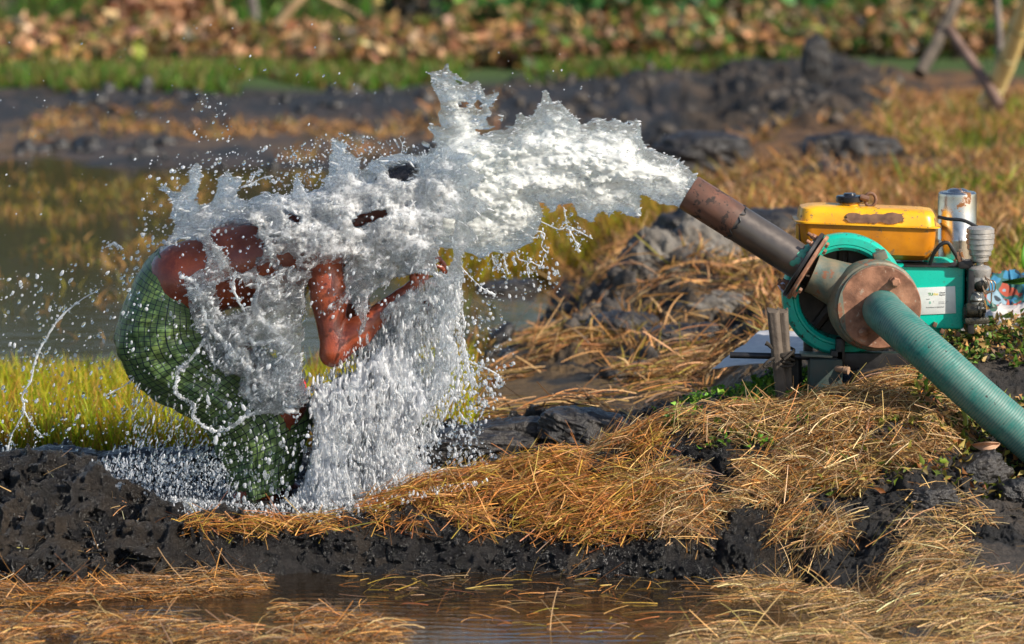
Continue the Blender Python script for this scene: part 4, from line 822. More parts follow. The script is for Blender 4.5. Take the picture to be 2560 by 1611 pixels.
# resample evenly
d = np.concatenate([[0], np.cumsum([(pts[i + 1] - pts[i]).length for i in range(len(pts) - 1)])]); n = int(d[-1] / .0016); tt = np.linspace(0, d[-1], n); A = np.array([p[:] for p in pts]); A = np.stack([np.interp(tt, d, A[:, k]) for k in range(3)], 1)
V = []; K = 56; x = Vector((0, 0, 1)); rad0 = .0655
tan = np.gradient(A, axis=0); 
for i in range(n):
    t = Vector(tan[i]).normalized(); x = (x - t * x.dot(t)).normalized(); y = t.cross(x)
    for k in range(K):
        a = 2 * pi * k / K; ph = tt[i] / .0088 + k / K; r = rad0 + .0009 * (abs(sin(pi * ph)) ** .7 - .5); V.append(Vector(A[i]) + (x * cos(a) + y * sin(a)) * r)
V = np.array([v[:] for v in V]); ii = np.arange(n * K).reshape(n, K); F = np.stack([ii[:-1], np.roll(ii, -1, 1)[:-1], np.roll(ii, -1, 1)[1:], ii[1:]], -1).reshape(-1, 4)
def hose_mat():
    m, nt_, b, N, L = new_mat("hose_pvc"); tc = N.new("ShaderNodeTexCoord").outputs["Object"]; at = N.new("ShaderNodeAttribute"); at.attribute_name = "rib"
    n1_ = nz(N, L, tc, 14, 5, .6); n2_ = nz(N, L, tc, 70, 4, .6)
    base = ramp(N, L, n2_.outputs["Fac"], [(.35, (.006, .11, .095)), (.65, (.015, .18, .15))]).outputs[0]
    dust = ramp(N, L, n1_.outputs["Fac"], [(.30, (0, 0, 0)), (.55, (.8, .8, .8))]).outputs[0]
    mu = N.new("ShaderNodeMath"); mu.operation = 'MULTIPLY'; L.new(dust, mu.inputs[0]); rr2 = ramp(N, L, at.outputs["Fac"], [(.25, (.25, .25, .25)), (.8, (1, 1, 1))]); L.new(rr2.outputs[0], mu.inputs[1])
    c_ = mixc(N, L, mu.outputs[0], base, (.13, .20, .17)); n3_ = nz(N, L, tc, 33, 3, .5); sp = ramp(N, L, n3_.outputs["Fac"], [(.68, (0, 0, 0)), (.72, (1, 1, 1))]).outputs[0]; c_ = mixc(N, L, sp, c_, (.02, .03, .03))
    L.new(c_, b.inputs["Base Color"]); b.inputs["Roughness"].default_value = .5; b.inputs["Specular IOR Level"].default_value = .4
    return m
rib = np.abs(np.sin(pi * (tt[:, None] / .0088 + np.arange(K)[None] / K))).ravel()
ho = mesh_np("suction_hose", V - np.array(hp[0]), F, hose_mat(), attr={"rib": rib}); ho.location = hp[0]
tag(ho, "thick ribbed green plastic hose running from the rusty flange to the lower right", "hose")
# ------------------------------------------------------------------ stakes, rod, rope
M_STK = surf("stake_wood", (.075, .058, .045), (.14, .11, .085), 12, .85, bump=.8, bscale=35, dist=.006)
def stake(name, a, b, r, label):
    a, b = Vector(a), Vector(b); q = MB(); x = Vector((1, 0, 0)); y = Vector((0, 1, 0)); k = 26; V, F = [], []; nn = 9
    for i in range(nn + 1):
        p = a.lerp(b, i / nn)
        for j in range(k):
            an = 2 * pi * j / k; rr3 = r * (1 + .09 * cos(an * 2 + .6) + .06 * sin(an * 5 + i * .15) + .015 * sin(i * 3 + j)) * (1 + .1 * i / nn)
            top = (.010 * cos(an * 2) + .006 * sin(an * 3)) if i == nn else 0; V.append(p + x * rr3 * cos(an) + y * rr3 * sin(an) + Vector((0, 0, top)))
    for i in range(nn):
        for j in range(k): F.append((i * k + j, i * k + (j + 1) % k, (i + 1) * k + (j + 1) % k, (i + 1) * k + j))
    F.append(tuple(nn * k + j for j in range(k))); q.add(V, F); return tag(q.build(name, M_STK, loc=a, sharp=60), label, "stake")
stake("wooden_stake", P(1956, 1010, -.07), P(1932, 778, -.07), .017, "left half of the split grey stake driven in beside the flywheel")
stake("wooden_stake", P(1972, 1010, -.05), P(1956, 779, -.05), .015, "right half of the split grey stake beside the flywheel")
stake("wooden_stake", P(1990, 1010, .02), P(1988, 893, .02), .018, "short black stake standing right of the split stake").data.materials[0] = M_BLK
q = MB(); q.lathe(P(1825, 888, -.03), P(2030, 893, -.02) - P(1825, 888, -.03), [(0, .001), (0, .0095), (.003, .0105), (.275, .0105), (.275, .001)], 20)
tag(q.build("iron_bar", surf("bar_iron", (.018, .02, .03), (.035, .035, .04), 30, .4, metal=.5, bump=.2), loc=P(1825, 888, -.03)), "thin black iron bar lashed across the wooden stakes", "iron bar")
q = MB()
for k in range(7):
    z0 = 878 + 4.5 * k; ring = [P(1958, z0, -.055) + Vector((cos(t) * .036, sin(t) * .030 - .0, .012 * sin(t + k))) for t in np.linspace(0, 2 * pi, 22)]; q.tube(ring, .0042, 8)
q.tube([P(1935, 895, -.1), P(1918, 905, -.11), P(1910, 915, -.11), P(1916, 918, -.11), P(1932, 904, -.11)], .0045, 8, samples=5); q.tube([P(1930, 872, -.09), P(1921, 862, -.1), P(1914, 858, -.1)], [.004, .007, .009], 8, samples=4); q.tube([P(1975, 885, -.09), P(1985, 878, -.09), P(1960, 900, -.1)], .0045, 8, samples=4)
tag(q.build("rope_lashing", surf("black_rope", (.02, .016, .012), (.04, .03, .022), 60, .8, bump=.8, bscale=120), loc=P(1958, 890, -.055)), "dark cord wound round the split stake and iron bar", "rope")
# ------------------------------------------------------------------ sheets lying behind
def crumple(name, corners, mat, label, cat, amp=.02, seed=1, nx=60, ny=40, th=.002):
    c = [Vector(v) for v in corners]; V = []
    for j in range(ny + 1):
        for i in range(nx + 1):
            s_, t_ = i / nx, j / ny; p = c[0].lerp(c[1], s_).lerp(c[3].lerp(c[2], s_), t_); V.append(p[:])
    V = np.array(V); n_ = fbm2(V[:, 0], V[:, 1], .15, seed, 4, ridge=True) * amp; V[:, 2] += n_; V[:, 0] += fbm2(V[:, 0], V[:, 1], .08, seed + 3, 3) * amp * .6
    ii = np.arange((nx + 1) * (ny + 1)).reshape(ny + 1, nx + 1); F = np.stack([ii[:-1, :-1], ii[:-1, 1:], ii[1:, 1:], ii[1:, :-1]], -1).reshape(-1, 4)
    o = mesh_np(name, V - np.array(c[0]), F, mat); o.location = c[0]; sm = o.modifiers.new("thick", 'SOLIDIFY'); sm.thickness = th; return tag(o, label, cat)
M_SHEET = surf("grey_sheet", (.36, .36, .39), (.50, .48, .48), 10, .45, bump=.2)
crumple("plastic_sheet", [P(1780, 925, .15), P(2020, 895, .15), P(2030, 830, .9), P(1900, 830, .9)], M_SHEET, "pale grey plastic sheet spread on the ground behind the stakes", "plastic sheet", .008, 3)
crumple("plastic_sheet", [P(2400, 835, .35), P(2640, 845, .35), P(2640, 770, .75), P(2440, 790, .75)], surf("silver_sheet", (.55, .50, .47), (.38, .36, .36), 12, .3, bump=.3), "crumpled silvery sheet on the ground below the blue cloth", "plastic sheet", .05, 5)
def cloth_mat():
    m, nt_, b, N, L = new_mat("patterned_cloth"); tc = N.new("ShaderNodeTexCoord").outputs["Object"]; n1_ = nz(N, L, tc, 9, 2, .5)
    r = ramp(N, L, n1_.outputs["Fac"], [(.35, (.01, .03, .05)), (.42, (.03, .18, .32)), (.5, (.02, .10, .09)), (.56, (.35, .06, .03)), (.62, (.20, .30, .36)), (.7, (.02, .03, .04))]); r.color_ramp.interpolation = 'CONSTANT'; L.new(r.outputs[0], b.inputs["Base Color"]); b.inputs["Roughness"].default_value = .8; return m
crumple("patterned_cloth", [P(2470, 790, .8), P(2660, 790, .8), P(2660, 700, 1.1), P(2475, 705, 1.1)], cloth_mat(), "heap of blue and red cloth on the ground at the right edge", "cloth", .07, 9)

# ------------------------------------------------------------------ the bathing man : one continuous body grown from a distance field
import openvdb
def grid_mesh(F, org, h, adapt=0.0):
    """F > 0 inside; returns verts, tris, quads in world space"""
    A = np.ascontiguousarray(np.clip(-F, -2.5 * h, 2.5 * h).astype(np.float32)); g = openvdb.FloatGrid(2.5 * h); g.copyFromArray(A)
    p, t, q = g.convertToPolygons(0.0, adapt); p = np.asarray(p) * h + np.array(org)
    return p, np.asarray(t, np.int64).reshape(-1, 3), np.asarray(q, np.int64).reshape(-1, 4)
class Field:
    def __init__(s, lo, hi, h):
        s.h = h; s.ax = [np.arange(lo[k], hi[k], h) for k in range(3)]; s.D = np.full([len(a) for a in s.ax], 9.0, np.float32)
    def sub(s, lo, hi):
        i = [slice(max(0, int((lo[k] - s.ax[k][0]) / s.h)), max(1, int((hi[k] - s.ax[k][0]) / s.h) + 2)) for k in range(3)]
        X = np.meshgrid(*[s.ax[k][i[k]] for k in range(3)], indexing='ij', sparse=True); return tuple(i), X
    def blend(s, i, d, k):
        o = s.D[i]
        if k <= 0: s.D[i] = np.minimum(o, d); return
        m = np.clip(.5 + .5 * (o - d) / k, 0, 1); s.D[i] = np.where(o > 5, d, o * (1 - m) + d * m - k * m * (1 - m))
    def cap(s, a, b, r1, r2, k=.03, sub=False):
        a, b = np.array(a), np.array(b); R_ = max(r1, r2) + k + .05; i, X = s.sub(np.minimum(a, b) - R_, np.maximum(a, b) + R_)
        d = b - a; L2 = max(float(d @ d), 1e-9); t = np.clip(((X[0] - a[0]) * d[0] + (X[1] - a[1]) * d[1] + (X[2] - a[2]) * d[2]) / L2, 0, 1)
        q = np.sqrt((X[0] - a[0] - t * d[0]) ** 2 + (X[1] - a[1] - t * d[1]) ** 2 + (X[2] - a[2] - t * d[2]) ** 2) - (r1 + (r2 - r1) * t)
        if sub: s.D[i] = np.maximum(s.D[i], -q)
        else: s.blend(i, q.astype(np.float32), k)
    def ell(s, c, r, M=None, k=.02, sub=False):
        c = np.array(c); R_ = max(r) + k + .04; i, X = s.sub(c - R_, c + R_); p = [X[0] - c[0], X[1] - c[1], X[2] - c[2]]
        if M is not None: p = [M[j][0] * p[0] + M[j][1] * p[1] + M[j][2] * p[2] for j in range(3)]
        n0 = np.sqrt((p[0] / r[0]) ** 2 + (p[1] / r[1]) ** 2 + (p[2] / r[2]) ** 2); n1_ = np.sqrt((p[0] / r[0] ** 2) ** 2 + (p[1] / r[1] ** 2) ** 2 + (p[2] / r[2] ** 2) ** 2)
        q = n0 * (n0 - 1) / np.maximum(n1_, 1e-6)
        if sub: 
            m = np.clip(.5 - .5 * (s.D[i] + q) / max(k, 1e-4), 0, 1); s.D[i] = s.D[i] * (1 - m) + -q * m + k * m * (1 - m)
        else: s.blend(i, q.astype(np.float32), k)
HB = .004
lo = P(330, 1330, -.42); hi = P(1240, 330, .42)
body = Field((lo.x, -.36, -.06), (hi.x, .36, 1.22), HB)
def J(px, py, Y): return np.array(P(px, py, Y)[:])
for s_ in (-1, 1):
    body.cap(J(465, 708, s_ * .07), J(575, 664, s_ * .06), .136, .122, .05); body.cap(J(575, 664, s_ * .06), J(700, 640, s_ * .075), .122, .120, .05)
    body.cap(J(700, 640, s_ * .075), J(800, 610, s_ * .11), .118, .082, .05); body.ell(J(410, 790, s_ * .085), (.12, .10, .14), None, .04)
body.ell(J(660, 700, 0), (.16, .13, .10), None, .04)
body.ell(J(735, 560, -.11), (.07, .035, .035), None, .03); body.ell(J(735, 560, .11), (.07, .035, .035), None, .03)      # shoulder blades
body.cap(J(560, 632, 0), J(780, 545, 0), .012, .012, .02, sub=True)                                                     # spine furrow
body.cap(J(830, 590, 0), J(940, 530, 0), .068, .058, .04)
# head: crown to the right, face turned down
HC = J(1012, 497, 0); crown = np.array([.86, 0, .50]); crown /= np.linalg.norm(crown); face = np.array([.50, 0, -.86]); face /= np.linalg.norm(face); side = np.array([0, 1.0, 0])
HM = np.array([face, side, crown])
body.ell(HC, (.098, .078, .112), HM, .03); body.ell(HC + face * .035 - crown * .065, (.055, .055, .055), HM, .03)          # skull, jaw
def hp_(f, s, c): return HC + face * f + side * s + crown * c
body.cap(hp_(.088, 0, .01), hp_(.112, 0, -.022), .009, .014, .012); body.ell(hp_(.103, .013, -.026), (.009, .009, .008), HM, .006); body.ell(hp_(.103, -.013, -.026), (.009, .009, .008), HM, .006)
for s_ in (-1, 1):
    body.ell(hp_(.100, s_ * .030, .006), (.018, .016, .013), HM, .008, sub=True); body.ell(hp_(.083, s_ * .030, .006), (.013, .013, .012), HM, .003)
    body.cap(hp_(.092, s_ * .014, .022), hp_(.086, s_ * .044, .020), .007, .006, .01)
    body.ell(hp_(-.005, s_ * .080, -.012), (.020, .008, .032), HM, .006); body.ell(hp_(.072, s_ * .040, -.03), (.022, .02, .022), HM, .02)
body.cap(hp_(.094, -.022, -.053), hp_(.094, .022, -.053), .006, .006, .006); body.cap(hp_(.090, -.02, -.066), hp_(.090, .02, -.066), .0065, .0065, .006); body.ell(hp_(.078, 0, -.090), (.02, .022, .016), HM, .015)
# arms
def arm(sh, el, wr, deltoid):
    body.ell(sh, (deltoid,) * 3, None, .04); body.cap(sh, el, .060, .040, .04); m_ = sh + (el - sh) * .42; body.ell(m_ + np.array([.016, 0, 0]), (.054, .052, .09), None, .03); body.ell(el + np.array([-.008, 0, -.012]), (.034, .034, .034), None, .02)
    body.cap(el, el + (wr - el) * .35, .040, .046, .025); body.cap(el + (wr - el) * .35, wr, .046, .027, .025)
def hand(wr, pc_, fdir, across, curl, thumb_side, lens=(.068, .078, .072, .058)):
    fdir = fdir / np.linalg.norm(fdir); across = across - fdir * (across @ fdir); across /= np.linalg.norm(across); nrm = np.cross(fdir, across); nrm = nrm * np.sign(nrm @ curl)
    for i in range(4):
        o = across * (i - 1.5) * .0195; kn = pc_ + fdir * (.042 - .004 * abs(i - 1.2)) + o; body.cap(wr + o * .45, kn, .016, .0115, .012)
        L_ = lens[i]; d1 = fdir + nrm * .25; d2 = fdir * .75 + nrm * .75; d3 = fdir * .35 + nrm; sp = across * (i - 1.5) * .14
        a = kn; rr4 = .0096
        for dd, fr in ((d1, .45), (d2, .32), (d3, .25)):
            dd = dd + sp; dd = dd / np.linalg.norm(dd); b = a + dd * L_ * fr; body.cap(a, b, rr4, rr4 - .001, .003); a = b; rr4 -= .001
    tb = pc_ + across * thumb_side * .034 - fdir * .02; t1 = tb + (across * thumb_side * .7 + fdir * .6 + nrm * .5) * .030; t2 = t1 + (fdir * .9 + nrm * .5 + across * thumb_side * .1) * .030
    body.cap(wr + across * thumb_side * .012, tb, .017, .014, .012); body.cap(tb, t1, .0125, .011, .006); body.cap(t1, t2, .011, .0085, .003)
sh, el, wr = J(803, 640, -.17), J(835, 880, -.225), J(1003, 742, -.15)
arm(sh, el, wr, .066); pcn = J(1048, 712, -.115); hand(wr, pcn, J(1085, 640, -.08) - J(1040, 720, -.12), np.array([.35, .9, .1]), np.array([-.6, .3, 0]), -1)
sh2, el2, wr2 = J(830, 640, .16), J(925, 885, .20), J(1075, 752, .10)
arm(sh2, el2, wr2, .064); hand(wr2, J(1105, 712, .07), J(1118, 640, .03) - J(1100, 720, .07), np.array([-.15, .95, .1]), np.array([-.8, -.2, 0]), -1)
# legs and feet
def leg(hip, kn, an, toe):
    body.cap(hip, kn, .098, .064, .04); body.ell(kn, (.062,) * 3, None, .03); m_ = kn + (an - kn) * .35; body.cap(kn, m_, .060, .056, .03); body.cap(m_, an, .056, .036, .03)
    body.ell(m_ + np.array([-.02, 0, 0]), (.05, .05, .08), None, .03); heel = an + np.array([-.035, 0, -.03]); body.cap(heel, an, .032, .036, .02)
    ball_ = toe + (an - toe) * .3; ball_[2] = toe[2] + .006; body.cap(an + np.array([.01, 0, -.01]), ball_, .036, .026, .02); body.cap(heel, ball_, .026, .022, .02)
    d = toe - ball_; d /= np.linalg.norm(d); s2 = np.cross(d, [0, 0, 1.0])
    for i in range(5): body.cap(ball_ + s2 * (i - 2) * .015, ball_ + s2 * (i - 2) * .017 + d * (.062 - .006 * i), .013 - .001 * i, .010 - .0008 * i, .004)
leg(J(440, 810, -.09), J(712, 1010, -.10), J(628, 1232, -.10), J(745, 1282, -.14)); leg(J(450, 820, .09), J(712, 1018, .11), J(690, 1205, .10), J(820, 1255, .10))
V, t_, q_ = grid_mesh(-body.D, [a[0] for a in body.ax], HB)
def skin_mat():
    m, nt_, b, N, L = new_mat("wet_skin"); tc = N.new("ShaderNodeTexCoord").outputs["Object"]; n1_ = nz(N, L, tc, 9, 4, .6); n2_ = nz(N, L, tc, 160, 3, .6)
    L.new(ramp(N, L, n1_.outputs["Fac"], [(.3, (.12, .022, .012)), (.7, (.34, .068, .020))]).outputs[0], b.inputs["Base Color"]); b.inputs["Roughness"].default_value = .27
    b.inputs["Subsurface Weight"].default_value = .12; b.inputs["Subsurface Radius"].default_value = (.02, .006, .003); b.inputs["Specular IOR Level"].default_value = .5; b.inputs["Coat Weight"].default_value = .35; b.inputs["Coat Roughness"].default_value = .12
    bp = N.new("ShaderNodeBump"); bp.inputs["Strength"].default_value = .6; bp.inputs["Distance"].default_value = .003; L.new(n2_.outputs["Fac"], bp.inputs["Height"]); L.new(bp.outputs[0], b.inputs["Normal"]); return m
org = np.array(P(640, 1265, 0)[:])
man = mesh_np("person", V - org, [t_, q_], skin_mat()); man.location = org
tag(man, "bare backed person in green checked cloth bent over washing the face under the jet", "person")
# hair: shell over crown and back of the skull
hf = Field(HC - .16, HC + .16, .003); hf.ell(HC + crown * .006 - face * .004, (.108, .090, .122), HM, .0)
X = np.meshgrid(*hf.ax, indexing='ij', sparse=True); pf = (X[0] - HC[0]) * face[0] + (X[1] - HC[1]) * face[1] + (X[2] - HC[2]) * face[2]; pcw = (X[0] - HC[0]) * crown[0] + (X[2] - HC[2]) * crown[2]
strand = noise3g(*hf.ax, (.05, .006, .006), 5) * .004 + noise3g(*hf.ax, (.02, .02, .02), 6) * .006
hf.D = np.maximum(hf.D + strand, np.maximum(pf - .035 - pcw * .62, -(pcw + .075)))
V, t_, q_ = grid_mesh(-hf.D, [a[0] for a in hf.ax], .003)
mesh_np("hair", V - org, [t_, q_], surf("wet_hair", (.006, .006, .008), (.015, .014, .016), 40, .25, bump=.5, bscale=140), man)
# eyes
for s_ in (-1, 1):
    q = MB(); q.ball(hp_(.089, s_ * .030, .006), .0105, 14); o = q.build("eye", flat("eye_white", (.5, .45, .4), .2), None); o.parent = man; o.matrix_parent_inverse = Matrix.Translation(-Vector(org))
# checked cloth: rings swept round the crease of the hip
RG = [((402, 622), (470, 700)), ((372, 655), (505, 745)), ((340, 700), (525, 775)), ((312, 760), (540, 795)), ((298, 820), (550, 808)), ((302, 880), (562, 822)), ((330, 935), (580, 838)), ((385, 982), (605, 856)),
      ((450, 1018), (640, 885)), ((512, 1058), (688, 930)), ((548, 1102), (748, 985)), ((562, 1140), (768, 1050)), ((578, 1180), (752, 1110)), ((596, 1215), (738, 1160)), ((612, 1242), (726, 1205))]
RD = [.165, .185, .20, .21, .215, .215, .21, .20, .19, .175, .165, .160, .158, .158, .160]
K, SUB = 140, 7; cen, hx, hd = [], [], RD
Ao = np.array([J(a[0], a[1], 0) for a, b in RG]); Bi = np.array([J(b[0], b[1], 0) for a, b in RG]); m_ = len(RG)
tq = np.linspace(0, m_ - 1, (m_ - 1) * SUB + 1)
def cub(A, t):
    i = np.clip(t.astype(int), 0, len(A) - 2); f_ = (t - i)[:, None]; g = lambda k: A[np.clip(i + k, 0, len(A) - 1)]
    return .5 * ((2 * g(0)) + (g(1) - g(-1)) * f_ + (2 * g(-1) - 5 * g(0) + 4 * g(1) - g(2)) * f_ ** 2 + (3 * g(0) - g(-1) - 3 * g(1) + g(2)) * f_ ** 3)
Ao, Bi = cub(Ao, tq), cub(Bi, tq); Dd = cub(np.array(RD)[:, None], tq)[:, 0]
an = np.linspace(0, 2 * pi, K + 1)[None, :, None]; ca, sa = np.cos(an), np.sin(an)
Mid = ((Ao + Bi) / 2)[:, None, :]; Hx = ((Ao - Bi) / 2)[:, None, :]
pw = lambda v, e: np.sign(v) * np.abs(v) ** e
Vc = Mid + Hx * pw(ca, .9) + np.array([0, 1, 0]) * Dd[:, None, None] * pw(sa, .85)
arc = np.concatenate([[0], np.cumsum(np.linalg.norm(np.diff(Ao, axis=0), axis=1))]); ni = len(tq)
al = np.broadcast_to(arc[:, None], (ni, K + 1)); au = np.broadcast_to(an[0, :, 0][None], (ni, K + 1))
wr_ = fbm2(al * 3, au * .35, .22, 301, 3) * .010 + fbm2(al * .9, au * .42, .085, 303, 4, ridge=True) * .017 * sstep(al, .10, .45) + fbm2(al * 2.0 + au * .5, au * .3, .12, 305, 3, ridge=True) * .010 * sstep(np.cos(au), .3, -.6) + np.sin(au * 9 + 3 * fbm2(al, au * .3, .2, 309, 2)) * .0045 * sstep(al, .3, .6) + fbm2(al * 1.0, au * .17, .035, 311, 3, ridge=True) * .006
cleft = -.018 * np.exp(-((au - 0) / .12) ** 2) * (al < .5) - .018 * np.exp(-((au - 2 * pi) / .12) ** 2) * (al < .5)
nrm = Vc - Mid; nrm /= np.linalg.norm(nrm, axis=2, keepdims=True) + 1e-9
Vc = Vc + nrm * (wr_ + cleft * sstep(al, .05, .15) * (1 - sstep(al, .4, .5)))[..., None]
UVc = np.stack([au * (.17), al], -1)
ii = np.arange(ni * (K + 1)).reshape(ni, K + 1); F = np.stack([ii[:-1, :-1], ii[1:, :-1], ii[1:, 1:], ii[:-1, 1:]], -1).reshape(-1, 4)
def cloth2():
    m, nt_, b, N, L = new_mat("checked_cloth"); uv = N.new("ShaderNodeUVMap").outputs[0]; sp = N.new("ShaderNodeSeparateXYZ"); L.new(uv, sp.inputs[0]); outs = []
    for ax_, per in (("X", .0210), ("Y", .0210)):
        a = N.new("ShaderNodeMath"); a.operation = 'PINGPONG'; L.new(sp.outputs[ax_], a.inputs[0]); a.inputs[1].default_value = per / 2; c = N.new("ShaderNodeMath"); c.operation = 'LESS_THAN'; L.new(a.outputs[0], c.inputs[0]); c.inputs[1].default_value = .0015; outs.append(c.outputs[0])
    mx = N.new("ShaderNodeMath"); mx.operation = 'MAXIMUM'; L.new(outs[0], mx.inputs[0]); L.new(outs[1], mx.inputs[1])
    tc = N.new("ShaderNodeTexCoord").outputs["Object"]; n1_ = nz(N, L, tc, 16, 5, .7)
    base = ramp(N, L, n1_.outputs["Fac"], [(.3, (.070, .145, .058)), (.7, (.140, .195, .050))]).outputs[0]
    L.new(mixc(N, L, mx.outputs[0], base, (.008, .014, .022)), b.inputs["Base Color"]); b.inputs["Roughness"].default_value = .42; b.inputs["Specular IOR Level"].default_value = .4
    n2_ = nz(N, L, tc, 220, 3, .6); bp = N.new("ShaderNodeBump"); bp.inputs["Strength"].default_value = .3; bp.inputs["Distance"].default_value = .001; L.new(n2_.outputs["Fac"], bp.inputs["Height"]); L.new(bp.outputs[0], b.inputs["Normal"]); return m
wrap = mesh_np("waist_cloth", Vc.reshape(-1, 3) - org, F, cloth2(), man, uv=UVc.reshape(-1, 2)); sm = wrap.modifiers.new("thick", 'SOLIDIFY'); sm.thickness = .004; sm.offset = -1
q = MB(); q.ball(Vector(J(757, 968, -.2)), (.012, .01, .028), 14); o = q.build("red_tassel", flat("red_cotton", (.6, .01, .02), .6)); o.parent = man; o.matrix_parent_inverse = Matrix.Translation(-Vector(org))

# ------------------------------------------------------------------ water in the air
MS = 3.0; GW, GH = int(2560 / MS) + 1, int(1611 / MS) + 1
gx, gy = np.meshgrid((np.arange(GW) + .5) * MS, (np.arange(GH) + .5) * MS, indexing='ij')
def mask(polys, holes=(), wob=0.0):
    m = np.zeros(gx.shape, bool); ax_ = gx + wob * (fbm2(gx, gy, 46, 901, 4) + .6 * fbm2(gx, gy, 14, 903, 3)); ay_ = gy + wob * (fbm2(gx, gy, 46, 905, 4) + .6 * fbm2(gx, gy, 14, 907, 3))
    for p in polys: m |= inpoly(ax_, ay_, p)
    for p in holes: m &= ~inpoly(ax_, ay_, p)
    return m
def depth(m, n=45):
    d = np.zeros(m.shape, np.float32); c = m.copy()
    for k in range(n):
        d += c; e = c.copy(); e[1:] &= c[:-1]; e[:-1] &= c[1:]; e[:, 1:] &= c[:, :-1]; e[:, :-1] &= c[:, 1:]
        if k % 2: e[1:, 1:] &= c[:-1, :-1]; e[:-1, :-1] &= c[1:, 1:]; e[1:, :-1] &= c[:-1, 1:]; e[:-1, 1:] &= c[1:, :-1]
        c = e
        if not c.any(): break
    d = d * MS * MM
    for _ in range(1): d[1:-1, 1:-1] = (d[1:-1, 1:-1] * 2 + d[:-2, 1:-1] + d[2:, 1:-1] + d[1:-1, :-2] + d[1:-1, 2:]) / 6
    return d
def blur(a, n):
    a = a.astype(np.float32)
    for _ in range(n): a[1:-1, 1:-1] = (a[:-2, 1:-1] + a[2:, 1:-1] + a[1:-1, :-2] + a[1:-1, 2:] + 2 * a[1:-1, 1:-1]) / 6
    return a
class WG:
    def __init__(s, p0, p1, y0, y1, h):
        a, b = P(p0[0], p1[1], 0), P(p1[0], p0[1], 0); s.h = h
        s.ax = [np.arange(a.x - .02, b.x + .02, h), np.arange(y0, y1, h), np.arange(a.z - .02, b.z + .02, h)]
        X, Y, Z = np.meshgrid(*s.ax, indexing='ij', sparse=True); s.Y = Y
        f = (Y - CAMY) * CP - (Z - CAMZ) * SP; u = (Y - CAMY) * SP + (Z - CAMZ) * CP
        s.i = ((1280 + FPX * X / f) / MS - .5).astype(np.float32); s.j = np.broadcast_to(((805.5 - FPX * u / f) / MS - .5).astype(np.float32), s.i.shape)
    def look(s, a):
        i = np.clip(s.i, 0, GW - 2.01); j = np.clip(s.j, 0, GH - 2.01); i0_, j0_ = i.astype(np.int32), j.astype(np.int32); f, g = i - i0_, j - j0_
        return (a[i0_, j0_] * (1 - f) + a[i0_ + 1, j0_] * f) * (1 - g) + (a[i0_, j0_ + 1] * (1 - f) + a[i0_ + 1, j0_ + 1] * f) * g
    def nz(s, size, seed): return noise3g(*s.ax, size, seed)
    def rid(s, size, seed): return 1 - 2 * np.abs(s.nz(size, seed))
